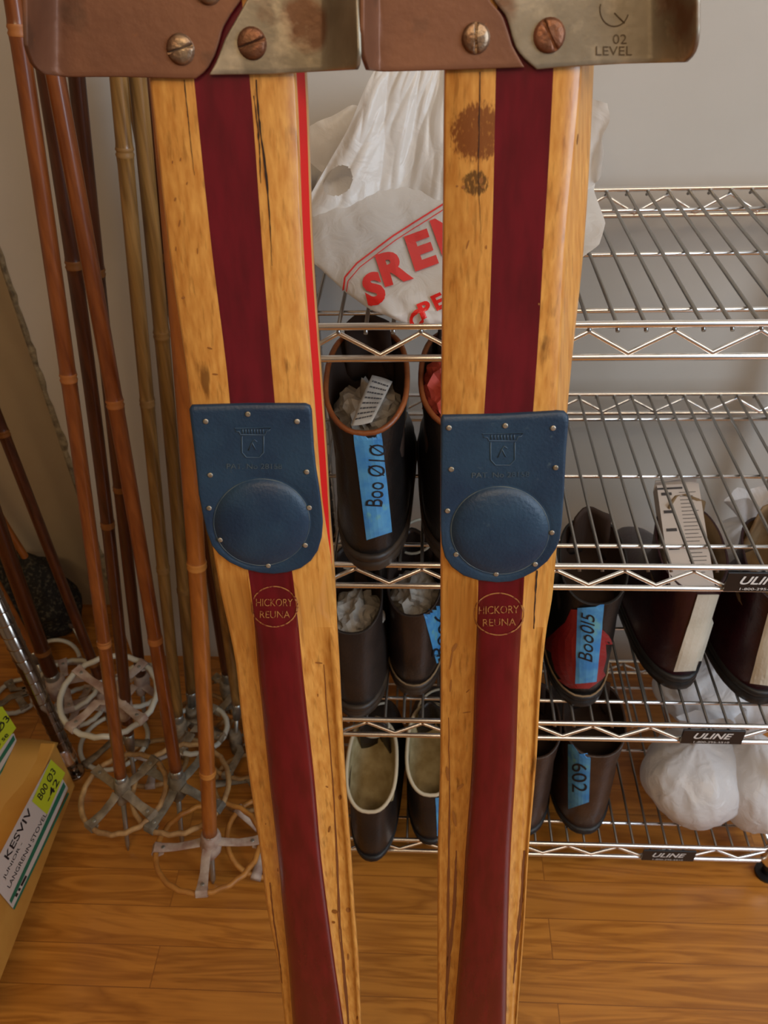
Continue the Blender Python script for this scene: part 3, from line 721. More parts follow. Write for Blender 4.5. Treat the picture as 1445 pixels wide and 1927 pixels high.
# ------------------------------------------------------------------ bamboo poles with baskets
def bam(name, a, b, node): 
    return [mat(name, a, .34, col2=b, scale=(130, 130, 5), ns=1, lo=.3, hi=.7, coat=.25, distort=.4), mat(name + '_node', node, .45)]
B_red = bam('red_brown_bamboo', lin(106, 52, 18), lin(140, 78, 34), lin(166, 104, 52))
B_dark = bam('dark_brown_bamboo', lin(62, 28, 10), lin(92, 46, 20), lin(132, 82, 36))
B_light = bam('greenish_tan_bamboo', lin(96, 66, 28), lin(156, 116, 62), lin(140, 104, 58))
B_tan = bam('tan_bamboo', lin(140, 78, 28), lin(172, 102, 42), lin(190, 126, 58))
M_rattan = mat('rattan', lin(176, 138, 88), .6, col2=lin(140, 104, 64), scale=(80, 80, 80), bump=.3, bscale=200)
M_rattan_o = mat('orange_rattan', lin(190, 130, 58), .5, col2=lin(160, 104, 44), scale=(60, 60, 60))
M_whitering = mat('white_tube', lin(196, 192, 176), .4)
M_strap = mat('leather_strap', lin(150, 134, 110), .7, col2=lin(104, 90, 72), scale=(60, 60, 60), bump=.4, bscale=150)
M_strap_w = mat('pale_leather_strap', lin(190, 172, 156), .65, col2=lin(150, 120, 106), scale=(50, 50, 50), bump=.4, bscale=150)
M_hub = mat('grey_leather_hub', lin(128, 120, 104), .7, col2=lin(88, 80, 68), scale=(60, 60, 60), bump=.4, bscale=150)
M_ferr = mat('steel_ferrule', lin(165, 165, 158), .35, .8)
def pole(pxs, r, Yt, mats, label, nodes=(), basket=None, tip=None, zend=None, ztip=0.0, Yb=None):
    """pxs: photo pixels from top to the shaft's lower end. The tip stands on the floor."""
    tx, ty = tip
    B = at(tx, ty, 2, ztip) if Yb is None else at(tx, ty, 1, Yb)
    T = at(pxs[0][0], pxs[0][1], 1, Yt)
    ax = Vector(B - T); L_ = ax.length; ax.normalize(); T_ = Vector(T); P = []
    for (x, y) in pxs:
        d = Vector(ray(x, y)).normalized(); w = Vector(CAM) - T_
        # closest point on the pixel's ray to the pole's line
        a, b, c = d.dot(d), d.dot(ax), 1.0; dd, e = d.dot(w), ax.dot(w); den = a * c - b * b
        s = (b * e - c * dd) / den; P.append(Vector(CAM) + d * s)
    pr = [(p - P[-1]).dot(-ax) for p in P]; dg = 2 if len(P) > 4 else 1
    cf = [np.polyfit(pr, [p[c] for p in P], dg) for c in range(3)]
    P = [Vector([np.polyval(cf[c], t) for c in range(3)]) for t in np.linspace(pr[0], pr[-1], 24)]
    # extend upward
    P = [P[0] + (P[0] - P[1]).normalized() * .18] + P
    # resample
    D = [0]
    for i in range(1, len(P)): D.append(D[-1] + (P[i] - P[i - 1]).length)
    arr = np.array([[*p] for p in P])
    nd = []
    for (x, y) in nodes:
        best = min(range(400), key=lambda k: abs(px_of([np.interp(D[-1] * k / 399, D, arr[:, c]) for c in range(3)])[0][1] - y)); nd.append(D[-1] * best / 399)
    ss = sorted(set(list(np.linspace(0, D[-1], 46)) + [n + o for n in nd for o in (-.009, -.005, -.0025, 0, .0025, .005, .012) if 0 < n + o < D[-1]]))
    pts, rad, mi = [], [], []
    for s in ss:
        pts.append([np.interp(s, D, arr[:, c]) for c in range(3)])
        q = 1.0; m = 0
        for n in nd:
            o = s - n
            if abs(o + .0025) < .0004 or abs(o - .0025) < .0004: q = 1.13
            elif abs(o) < .0004: q = 1.0
            elif abs(o) < .0075: q = 1.05
            if -.0052 < o < .0049: m = 1
        rad.append(r * q); mi.append(m)
    root = thing('ski_pole', tuple(B), label, 'ski pole', 'bamboo ski poles in the corner')
    mb = MB(); mb.tube(pts, rad, 14, mis=mi); mb.build('shaft', mats, root)
    end = P[-1]
    B = Vector(B)
    mb = MB(); mb.tube([end - (end - B).normalized() * -.001 + (P[-2] - end).normalized() * .006, end, end.lerp(B, .25)], [r * 1.02, r * 1.06, r * .8], 12); mb.tube([end.lerp(B, .2), end.lerp(B, .9), B], [r * .45, r * .4, r * .15], 10); mb.build('ferrule', M_ferr, root)
    if basket:
        (bx, by, rpx, rypx, t1, t2, rm, sm, ringw) = basket
        # basket sits round the lower end, height found along the pole
        q = min([end.lerp(B, k / 40) for k in range(-20, 41)], key=lambda p: (px_of(p)[0][1] - by) ** 2 + (px_of(p)[0][0] - bx) ** 2)
        v = (q - Vector(CAM)); depth = px_of(q)[1]
        d = Vector(ray(bx, by)); C = Vector(CAM) + d * (depth / 1.0)
        Rw = rpx / F * depth
        nrm = Vector((t1, t2, 1)).normalized(); ex = Vector((1, 0, 0)); ex = (ex - nrm * ex.dot(nrm)).normalized(); ey = nrm.cross(ex)
        C.z = max(C.z, Rw * math.hypot(nrm.x, nrm.y) + .006)
        def rp(a, q=1, h=0): return C + (ex * math.cos(a) + ey * math.sin(a)) * Rw * q + nrm * h
        mb = MB(); mb.tube([rp(2 * math.pi * k / 40, 1 + .015 * math.sin(3 * k)) for k in range(40)], ringw, 10, closed=True); bk = mb.build('basket_ring', rm, root)
        a0 = random.random() * 1.5 + .3
        for k in range(4):
            a = a0 + k * math.pi / 2; mb = MB(); rw = .0085
            tang = (-ex * math.sin(a) + ey * math.cos(a))
            sec = []
            hub = q.lerp(C, .5)
            for s_, w_, h_ in ((.08, .9, .010), (.3, .8, .007), (.6, .75, .003), (.88, .9, .004), (1.02, 1, ringw + .003), (1.08, 1, 0), (1.0, 1, -ringw - .002), (.85, .8, -.002)):
                c_ = rp(a, s_, h_)
                if s_ < .2: c_ = hub + (ex * math.cos(a) + ey * math.sin(a)) * r * 1.1 + nrm * h_
                sec.append([c_ + tang * rw * w_ + nrm * .0012, c_ - tang * rw * w_ + nrm * .0012, c_ - tang * rw * w_ - nrm * .0012, c_ + tang * rw * w_ - nrm * .0012])
            mb.loft(sec, cap0=True, cap1=True)
            st = mb.build('basket_strap', sm, root); bevel(st, .0008)
            mb = MB(); mb.disc(rp(a, .86, .0048), nrm, .003, .0012, 10); mb.build('rivet', M_ferr, st)
        mb = MB(); hub = q
        mb.loft([[hub + (ex * math.cos(t) + ey * math.sin(t)) * r * qq * (1 + .1 * math.sin(3 * t)) + ax * hh for t in [2 * math.pi * j / 18 for j in range(18)]] for qq, hh in ((1.15, -.028), (1.35, -.02), (1.45, .0), (1.3, .014), (.8, .02))], cap0=True, cap1=True)
        mb.build('basket_hub', sm, root)
    return root
# front poles
pole([(24, 0), (87, 400), (130, 708), (171, 1036), (196, 1210), (228, 1466)], .0088, .20, B_red, 'red brown bamboo ski pole furthest left in the cluster, rattan basket beside the boxes', nodes=[(0, 60), (0, 708), (0, 1210)], tip=(241, 1600), basket=(233, 1492, 80, 90, -.05, -.1, M_rattan, M_strap, .0042))
pole([(99, 150), (138, 300), (165, 436), (208, 711), (214, 760), (235, 884), (262, 1018), (291, 1203), (312, 1309), (331, 1454)], .0094, .20, B_red, 'red brown bamboo ski pole reaching a rattan basket in the middle of the cluster', nodes=[(0, 760), (0, 1203)], tip=(343, 1592), basket=(340, 1482, 90, 95, 0, -.1, M_rattan, M_hub, .0042))
pole([(318, 300), (330, 480), (340, 650), (349, 780), (362, 954), (372, 1062), (385, 1291), (391, 1454), (394, 1574)], .0108, .13, B_tan, 'tan bamboo ski pole nearest the left ski, basket resting low on the floor', nodes=[(0, 1062), (0, 1454)], tip=(401, 1662), basket=(392, 1592, 97, 66, 0, .12, M_rattan_o, M_strap_w, .0042))
pole([(72, 60), (104, 291), (128, 400), (140, 500), (156, 608), (180, 780), (197, 985), (211, 1036), (225, 1218), (243, 1385)], .0088, .26, B_dark, 'dark brown bamboo ski pole just right of the leftmost pole, with a white basket ring', nodes=[(0, 500), (0, 985), (0, 1363)], tip=(256, 1480), basket=(205, 1308, 88, 84, .1, -.1, M_whitering, M_strap_w, .0048))
pole([(140, 100), (160, 291), (173, 434), (192, 600), (225, 919), (240, 1036), (258, 1218), (265, 1275)], .0094, .33, B_dark, 'dark bamboo ski pole at the back, white strip of wall on its right', nodes=[(0, 510), (0, 919)], tip=(274, 1365), basket=(262, 1290, 50, 45, 0, 0, M_whitering, M_strap_w, .0045))
pole([(214, 60), (223, 155), (233, 286), (250, 436), (268, 607), (275, 756), (287, 884), (301, 1000), (320, 1218), (336, 1349)], .0088, .25, B_light, 'greenish tan bamboo ski pole beside the white strip of wall', nodes=[(0, 286), (0, 756), (0, 1069)], tip=(345, 1430), basket=(372, 1372, 55, 44, 0, 0, M_whitering, M_strap, .0045))
pole([(252, 60), (264, 155), (274, 339), (290, 490), (299, 628), (318, 780), (332, 919), (341, 1018), (352, 1218), (360, 1305)], .0094, .28, B_light, 'mottled tan bamboo ski pole, second from the white strip of wall', nodes=[(0, 628), (0, 1110)], tip=(365, 1390), basket=(385, 1350, 52, 40, .1, 0, M_rattan, M_strap, .004))
pole([(283, 130), (296, 300), (310, 434), (322, 560), (345, 760), (372, 900), (396, 1000), (410, 1109), (418, 1218), (424, 1270)], .0100, .30, B_dark, 'dark red bamboo ski pole half hidden behind the left ski', nodes=[(0, 480)], tip=(430, 1350), basket=(450, 1300, 60, 44, 0, 0, M_rattan_o, M_strap, .004))
pole([(303, 430), (330, 640), (372, 880), (405, 1040), (428, 1160), (438, 1236), (440, 1330)], .0080, .34, B_light, 'pale tan bamboo ski pole at the back against the left ski edge', nodes=[], tip=(443, 1420), basket=(465, 1400, 75, 40, 0, 0, M_rattan, M_strap, .004))
pole([(-60, 640), (7, 815), (35, 902), (84, 1018), (127, 1109), (156, 1189), (174, 1247), (186, 1282)], .0088, .40, B_dark, 'dark leaning bamboo ski pole crossing the alcove at the left, node near the frame edge', nodes=[(0, 815), (0, 1247)], tip=(203, 1350), basket=(150, 1330, 45, 50, 0, 0, M_whitering, M_strap_w, .0045))
pole([(-60, 820), (7, 1036), (44, 1109), (80, 1225), (97, 1272)], .0125, .30, B_dark, 'thick dark bamboo ski pole behind the ribbed shelf post', nodes=[(0, 1225)], tip=(128, 1350), basket=(125, 1290, 62, 60, 0, 0, M_whitering, M_strap_w, .0045))
pole([(-40, 900), (22, 1011), (73, 1084), (116, 1145), (128, 1165)], .0070, .50, B_tan, 'thin orange bamboo ski pole slanting at the back of the alcove', nodes=[], tip=(160, 1225))
pole([(-40, 1040), (0, 1109), (47, 1196), (62, 1230)], .0085, .36, B_tan, 'orange brown bamboo ski pole behind the thick dark pole', nodes=[], tip=(90, 1300), basket=(40, 1325, 40, 48, 0, 0, M_whitering, M_strap, .0045))
# loose baskets standing on the floor right of the poles (poles hidden by the ski)
def loose_basket(cpx, z, rpx, t, rm, sm, label, seed=0, ringw=.0042):
    C = Vector(at(*cpx, 2, z)); depth = px_of(C)[1]; Rw = rpx / F * depth
    nrm = Vector((t[0], t[1], 1)).normalized(); ex = Vector((1, 0, 0)); ex = (ex - nrm * ex.dot(nrm)).normalized(); ey = nrm.cross(ex)
    C.z = max(z, Rw * math.hypot(nrm.x, nrm.y) + ringw)
    root = thing('pole_basket', tuple(C), label, 'ski pole basket', 'baskets at the foot of the poles')
    mb = MB(); mb.tube([C + (ex * math.cos(a) + ey * math.sin(a)) * Rw for a in [2 * math.pi * k / 36 for k in range(36)]], ringw, 10, closed=True); mb.build('basket_ring', rm, root)
    for k in range(3):
        a = seed + k * 2.1; mb = MB(); tang = (-ex * math.sin(a) + ey * math.cos(a)); sec = []
        for s_, w_, h_ in ((-.1, .8, .005), (.5, .7, .002), (.9, .9, .002), (1.05, 1, ringw + .001), (1.1, 1, 0), (1.0, 1, -ringw)):
            c_ = C + (ex * math.cos(a) + ey * math.sin(a)) * Rw * s_ + nrm * h_; q = .008 * w_
            sec.append([c_ + tang * q + nrm * .001, c_ - tang * q + nrm * .001, c_ - tang * q - nrm * .001, c_ + tang * q - nrm * .001])
        mb.loft(sec, cap0=True, cap1=True); mb.build('basket_strap', sm, root)
loose_basket((500, 1575), .03, 72, (.3, -.2), M_rattan_o, M_strap_w, 'rattan pole basket on the floor half hidden by the left ski', .4)
loose_basket((470, 1470), .02, 66, (.0, .1), M_rattan, M_strap, 'rattan pole basket behind the tan pole, beside the left ski', 1.2)
loose_basket((100, 1250), .03, 48, (.2, -.4), M_whitering, M_strap_w, 'white pole basket ring behind the ribbed shelf post', .2)
loose_basket((215, 1395), .012, 62, (.0, .0), M_whitering, M_strap, 'white pole basket ring lying flat on the floor', 2.0)
loose_basket((290, 1435), .015, 60, (.0, .2), M_rattan, M_strap_w, 'brown pole basket lying on the floor between the two front poles', 2.8)

# ------------------------------------------------------------------ boots
def rim_ring(P, c, q, dz): return [Vector((c.x + (p.x - c.x) * q, c.y + (p.y - c.y) * q, p.z + dz)) for p in P]
def boot(name, label, px, py, shelf, yaw, L, Wd, Ht, up, sole, lining, trim, group, tilt=.035, collar_w=.82, lace=None, dz=0.0, sole_t=.022, back_lean=.010, cat='boot', tongue=True, front=.44, welt=None, yoff=0):
    z0 = HZ[shelf] + .0005 + dz
    O = Vector(at(px, py, 2, z0)) + Vector((0, yoff, 0)); O.z = z0
    ca, sa = math.cos(yaw), math.sin(yaw)
    def w2(x, y, z): return Vector((O.x + x * ca - y * sa, O.y + x * sa + y * ca, O.z + z))
    root = thing(name, tuple(w2(0, L / 2, 0)), label, cat, group)
    hw = lambda y: Wd * float(np.interp(y / L, [0, .05, .15, .35, .5, .7, .85, .95, 1], [.20, .34, .40, .36, .39, .5, .45, .28, .12]))
    def ring(y0, y1, wf, z, n=40, widen=0.0, wmin=None):
        out = []
        for k in range(n):
            t = 2 * math.pi * k / n; c, s = math.cos(t), math.sin(t)
            y = (y0 + y1) / 2 - (y1 - y0) / 2 * (abs(c) ** .85) * (1 if c > 0 else -1)
            wl = hw(min(max(y, 0), L)); e = abs(s) ** .75
            base = Wd * .5 * wf * e
            x = base * (.62 + .38 * min(1, wl / (Wd * .5))) * (1 if s > 0 else -1)
            out.append((x, y, z))
        return out
    # sole
    mb = MB(); rs = []
    for z, g in ((0, -.002), (.002, .0), (sole_t * .55, .0005), (sole_t * .6, -.001), (sole_t * .7, .001), (sole_t, .0015), (sole_t, -.004)):
        rs.append([w2(*p) for p in ring(-g, L + g, .98 + g * 20, z)])
    mb.loft(rs, cap0=True, cap1=True); mb.build('sole', sole, root)
    # upper
    zs = [sole_t - .001, sole_t + .012, .045, .06, .075, .09, .105]
    zs += list(np.linspace(.115, Ht, 7)) if Ht > .12 else [Ht]
    zs = sorted(z for z in set(zs) if z <= Ht)
    rings = []
    for z in zs:
        u = (z - sole_t) / (Ht - sole_t)
        yf = L * float(np.interp(z, [0, .04, .055, .07, .085, .10, .13], [.985, .97, .88, .74, .62, .52, front]))
        yb = .004 - .004 * math.sin(min(1, u * 1.6) * math.pi) + back_lean * u ** 2
        wf = float(np.interp(z, [0, .05, .08, Ht * .75, Ht], [.97, .95, .86, .78, collar_w]))
        r_ = ring(yb, yf, wf, z)
        r_ = [(x, y, zz + tilt * (max(0, (y - yb) / (yf - yb)) ** .8) * u ** 3) for x, y, zz in r_]
        rings.append([w2(*p) for p in r_])
    mb = MB(); mb.loft(rings)
    top = rings[-1]; c = sum(top, Vector()) / len(top)
    mb.loft([top, rim_ring(top, c, .97, .0012), rim_ring(top, c, .93, 0)])
    upo = mb.build('upper', up, root, recalc=False); bv = mb.bvh()
    # lining
    mb = MB(); inner = []
    for k, (q, dzz) in enumerate(((.94, .0005), (.92, -.02), (.9, -.05), (.88, -.08))):
        if Ht - abs(dzz) > .035: inner.append(rim_ring(top, c, q, dzz))
    inner.append(rim_ring(top, c, .5, -min(.085, Ht - .03))); mb.loft(inner, cap1=True); mb.build('lining', lining, root, recalc=False)
    if trim:
        mb = MB(); mb.tube(rim_ring(top, c, .975, .001), .0028, 8, closed=True); mb.build('collar_trim', trim, root)
    if welt:
        mb = MB(); r2 = [w2(*p) for p in ring(-.0006, L, .99, sole_t + .002)]; mb.tube(r2, .0013, 6, closed=True); mb.build('welt_stitching', welt, root)
    # tongue and laces at the front of the opening
    if tongue:
        fy = L * front; mb = MB(); g = []
        for i in range(9):
            v = i / 8; row = []
            for j in range(9):
                s = j / 8 * 2 - 1; zz = Ht + tilt - .05 + .075 * v; yy = fy - .012 - .010 * (1 - s * s) * -1 - .01 * v + .004 * math.sin(s * 4 + v * 3)
                row.append(w2(s * Wd * .26 * (1 - .15 * v), yy, zz - .006 * s * s))
            g.append(row)
        mb.loft(g, closed=False); o = mb.build('tongue', lining if lace is None else up, root); solidify(o, .003)
    if lace:
        mb = MB(); fy = L * front
        for k in range(4):
            zz = Ht + tilt * .8 - .008 - k * .014; yy = fy + .004 + k * .012
            for sgn in (1, -1):
                pts = [w2(sgn * Wd * .2, yy, zz), w2(sgn * Wd * .07, yy - .004, zz + .006), w2(-sgn * Wd * .07, yy, zz - .002), w2(-sgn * Wd * .2, yy + .006, zz - .01)]
                mb.tube(pts, .0019, 6)
        pts = []
        for k in range(26):
            t = k / 25; pts.append(w2(Wd * .25 * math.sin(t * 7), fy + .01 - .03 * math.sin(t * 4), Ht + tilt * .8 + .006 + .012 * math.sin(t * 9) ))
        mb.tube(pts, .0019, 6); mb.build('laces', lace, root)
    return root, bv, w2
def leather(name, c1, c2, rough=.42, sc=30): return mat(name, c1, rough, col2=c2, scale=(sc, sc, sc), bump=.25, bscale=260, coat=.1)
L_black = leather('black_leather', lin(14, 12, 11), lin(24, 20, 18), .45)
L_brown = leather('dark_brown_leather', lin(32, 23, 19), lin(48, 35, 28), .38)
L_brown2 = leather('brown_leather', lin(48, 32, 24), lin(66, 46, 34))
L_choc = leather('chocolate_leather', lin(28, 22, 19), lin(42, 33, 28), .5)
L_maroon = leather('oxblood_leather', lin(38, 10, 18), lin(50, 16, 24), .36)
L_red = leather('red_leather', lin(132, 22, 28), lin(148, 34, 36), .45)
L_tan = leather('tan_leather', lin(120, 62, 26), lin(150, 84, 40))
M_rub = mat('black_rubber', lin(24, 22, 21), .5, bump=.2, bscale=100)
M_rubb = mat('brown_rubber', lin(40, 32, 26), .5, col2=lin(60, 46, 32), scale=(40, 40, 40), bump=.2, bscale=100)
M_cream = mat('cream_lining', lin(186, 166, 122), .8, col2=lin(160, 138, 92), scale=(60, 60, 60), bump=.3, bscale=300)
M_creamtrim = mat('cream_trim', lin(205, 188, 156), .7)
M_lin_dark = mat('dark_lining', lin(52, 34, 22), .8)
M_lin_tan = mat('tan_lining', lin(150, 125, 92), .8, col2=lin(120, 96, 66), scale=(40, 40, 40))
M_lace = mat('lace_cord', lin(196, 186, 164), .8)
M_white_l = leather('white_leather', lin(196, 190, 172), lin(208, 202, 186), .5)
M_paper = mat('crumpled_newsprint', lin(176, 168, 156), .8, col2=lin(150, 142, 132), scale=(60, 60, 60))
M_paper_r = mat('red_and_white_paper', lin(205, 85, 70), .7)
M_ink_soft = mat('grey_ink', lin(70, 66, 66), .8)

def tape(root, bv, quadpx, txt, c, ux, uy, sh=0, n=1, off=.0011):
    mb = MB(); patch_on(mb, quadpx, bv, off); o = mb.build('masking_tape', M_tape, root, 'blue masking tape with handwriting'); solidify(o, .0003)
    mb = MB(); text_on(mb, txt, c, ux, uy, bv, off + .0008, .0, sh, n); mb.build('handwriting', M_black_ink, o)
bA = boot('ski_boot', 'tall black boot on the second shelf with long blue tape down its heel', 698, 1072, 1, .0, .30, .098, .165, L_black, M_rubb, M_lin_dark, L_tan, 'black boots on the second shelf', tilt=.05, collar_w=.92, yoff=-.004)
tape(bA[0], bA[1], [(665, 816), (717, 812), (736, 1000), (690, 1015)], 'Boo Ø1Ø', (707, 893), (-6 + 14, -116), (-30, -2))
bB = boot('ski_boot', 'tall black boot on the second shelf half hidden by the right ski', 862, 1062, 1, .0, .30, .098, .165, L_black, M_rubb, M_lin_dark, L_tan, 'black boots on the second shelf', tilt=.045, collar_w=.92, yoff=-.004)
bC = boot('ski_boot', 'dark brown boot on the third shelf beside the left ski', 672, 1350, 2, .02, .29, .098, .142, L_choc, M_rubb, M_lin_dark, None, 'dark brown boots on the third shelf', tilt=.03, lace=M_lace, yoff=-.002)
bD = boot('ski_boot', 'dark brown boot on the third shelf with blue tape, left of the right ski', 778, 1312, 2, -.02, .29, .094, .136, L_brown, M_rubb, M_lin_dark, None, 'dark brown boots on the third shelf', tilt=.03, welt=M_lin_tan, lace=M_lace)
bE = boot('ski_boot', 'black and red boot on the third shelf with blue tape on its heel', 1092, 1330, 2, -.03, .29, .100, .172, L_black, M_rub, M_lin_dark, None, 'pair of black and red boots', tilt=.04, collar_w=.9, welt=M_lin_tan, yoff=-.002)
bE2 = boot('ski_boot', 'black and red boot on the third shelf mostly hidden behind the right ski', 958, 1325, 2, .0, .29, .100, .172, L_black, M_rub, M_lin_dark, None, 'pair of black and red boots', tilt=.04, collar_w=.9, welt=M_lin_tan)
bF = boot('ski_boot', 'oxblood boot with a white heel stripe, nearer the red and black boot', 1277, 1300, 2, .06, .30, .105, .166, L_maroon, M_rub, M_lin_tan, None, 'oxblood boots on the third shelf', tilt=.04, collar_w=.88, sole_t=.026)
bG = boot('ski_boot', 'oxblood boot with a white heel stripe at the right edge of the frame', 1432, 1328, 2, .05, .30, .105, .166, L_maroon, M_rub, M_lin_tan, None, 'oxblood boots on the third shelf', tilt=.04, collar_w=.88, sole_t=.026)
bH = boot('ski_boot', 'low brown shoe with cream lining on the bottom shelf beside the left ski', 698, 1622, 3, -.03, .28, .088, .108, L_choc, M_rub, M_cream, M_creamtrim, 'low brown shoes on the bottom shelf', tilt=.04, collar_w=.92, sole_t=.012, lace=M_lace, cat='shoe', front=.5, yoff=-.001)
bI = boot('ski_boot', 'low brown shoe with cream lining just left of the right ski on the bottom shelf', 808, 1592, 3, -.03, .28, .088, .108, L_choc, M_rub, M_cream, M_creamtrim, 'low brown shoes on the bottom shelf', tilt=.04, collar_w=.92, sole_t=.012, lace=M_lace, cat='shoe', front=.5)
bJ = boot('ski_boot', 'brown boot on the bottom shelf with blue tape on its heel', 1098, 1572, 3, -.02, .28, .108, .176, L_brown2, M_rub, M_lin_dark, None, 'brown boots on the bottom shelf', tilt=.03, collar_w=.9, sole_t=.014)
bK = boot('ski_boot', 'brown boot on the bottom shelf peeking out right of the right ski', 985, 1575, 3, .0, .28, .108, .176, L_brown2, M_rub, M_lin_dark, None, 'brown boots on the bottom shelf', tilt=.03, collar_w=.9, sole_t=.014)
tape(bD[0], bD[1], [(793, 1140), (832, 1140), (842, 1240), (820, 1248)], 'Boo6', (826, 1195), (4, -80), (-26, 0))
tape(bI[0], bI[1], [(818, 1465), (850, 1462), (850, 1585), (822, 1590)], 'Boo', (836, 1520), (0, -60), (-20, 0))
tape(bE[0], bE[1], [(1088, 1142), (1136, 1138), (1120, 1280), (1084, 1284)], 'Boo0l5', (1104, 1196), (6, -90), (-25, -4), .2, off=.0026)
tape(bJ[0], bJ[1], [(1070, 1400), (1112, 1404), (1108, 1508), (1070, 1522)], '602', (1091, 1462), (0, 54), (27, 0), 0)
# black ankle panels of the red boot, white heel stripes of the oxblood boots
def px_poly_patch(mb, poly, bv, off):
    # patch bounded by a left and a right edge, both read top to bottom
    lft, rgt = poly; ny = 18; nx = 10; ys = np.linspace(lft[0][1], lft[-1][1], ny + 1); uv = []; fs = []
    for j_, y in enumerate(ys):
        xl = np.interp(y, [p[1] for p in lft], [p[0] for p in lft]); xr = np.interp(y, [p[1] for p in rgt], [p[0] for p in rgt])
        for i_ in range(nx + 1): uv.append((xl + (xr - xl) * i_ / nx, y))
    for j_ in range(ny):
        for i_ in range(nx):
            k = j_ * (nx + 1) + i_; fs += [(k, k + 1, k + nx + 2), (k, k + nx + 2, k + nx + 1)]
    drape(mb, uv, fs, lambda u, v: (u, v), bv, off)
mb = MB(); px_poly_patch(mb, ([(1076, 1146), (1066, 1170), (1042, 1192), (1029, 1204), (1027, 1235), (1036, 1262), (1052, 1280), (1074, 1294)], [(1088, 1146), (1118, 1170), (1142, 1192), (1150, 1208), (1152, 1235), (1144, 1262), (1128, 1280), (1108, 1294)]), bE[1], .0014)
o = mb.build('heel_panel', L_red, bE[0], 'red leather heel panel'); solidify(o, .0005)
for b_, q in ((bF, [(1312, 1118), (1356, 1118), (1312, 1260), (1268, 1262)]), (bG, [(1452, 1130), (1490, 1130), (1460, 1290), (1412, 1284)])):
    mb = MB(); patch_on(mb, q, b_[1], .0014, 8, 16); o = mb.build('heel_stripe', M_white_l, b_[0], 'white leather heel stripe'); solidify(o, .0012); 

# ------------------------------------------------------------------ paper inside the boots
def crumple(name, c, r, m, label, cat, seed, squash=(1, 1, 1), amp=.35, sc=1, group=None, parent=None):
    bm = bmesh.new(); bmesh.ops.create_icosphere(bm, subdivisions=4, radius=1); mb = MB()
    vs = []
    for v in bm.verts:
        n = v.co.normalized(); q = 1 + amp * ridge(n * 1.0 + Vector((seed, seed * 2, 0)), 1.6 * sc, 3)
        vs.append((c[0] + n.x * r * squash[0] * q, c[1] + n.y * r * squash[1] * q, c[2] + n.z * r * squash[2] * q))
    bm.verts.index_update(); fs = [tuple(v.index for v in f.verts) for f in bm.faces]; bm.free()
    mb.add(vs, fs, 0, False); o = mb.build(name, m, parent)
    if parent is None: props(o, label, cat, group)
    return o, mb
cA = bA[2](0, .075, .150); crumple('crumpled_paper', cA, .033, M_paper, 'crumpled newspaper stuffed into the tall black boot with the blue tape', 'paper', 1.3, (1, 1.1, 1))
cB = bB[2](0, .075, .165); crumple('crumpled_paper', cB, .036, M_paper_r, 'red and white crumpled paper in the black boot half hidden by the ski', 'paper', 2.7, (1, 1.1, 1.2))
cC = bC[2](0, .07, .11); crumple('crumpled_paper', cC, .032, M_paper, 'grey paper stuffed into the dark brown boot beside the left ski', 'paper', 4.1, (1, 1.3, .9))
cD = bD[2](0, .07, .112); crumple('crumpled_paper', cD, .030, M_paper, 'pale paper stuffed into the dark brown boot with blue tape', 'paper', 5.6, (1, 1.3, .9))
# printed tag leaning out of the black boot
def card(pxq, Y, m, name, label, cat, lines, th=.0006):
    P = [Vector(at(x, y, 1, yy)) for (x, y), yy in zip(pxq, Y)]; g = []
    for j in range(9):
        v = j / 8; row = []
        for i in range(7):
            u = i / 6; p = (P[0] * (1 - u) + P[1] * u) * (1 - v) + (P[3] * (1 - u) + P[2] * u) * v; p.y += .004 * math.sin(v * 3 + u * 2); row.append(p)
        g.append(row)
    mb = MB(); mb.loft(g, closed=False); bv = mb.bvh(); o = mb.build(name, m); solidify(o, th); props(o, label, cat)
    mb = MB()
    a, b, c, d = [np.array(p, float) for p in pxq]
    for k, (w0, w1) in enumerate(lines):
        v0 = (k + .8) / (len(lines) + 1); v1 = v0 + .30 / (len(lines) + 1)
        q = lambda u, v: tuple((a * (1 - u) + b * u) * (1 - v) + (d * (1 - u) + c * u) * v)
        s = w0
        while s < w1:
            e = min(w1, s + .06 + .1 * random.random()); patch_on(mb, [q(s, v0), q(e, v0), q(e, v1), q(s, v1)], bv, .0008, 1, 1); s = e + .03
    if mb.v: mb.build('printing', M_ink_soft, o)
    return o
card([(700, 706), (738, 722), (700, 790), (660, 802)], [.055, .055, .008, .002], M_paper, 'printed_tag', 'cream printed tag sticking out of the tall black boot', 'tag', [(.1, .9)] * 8)

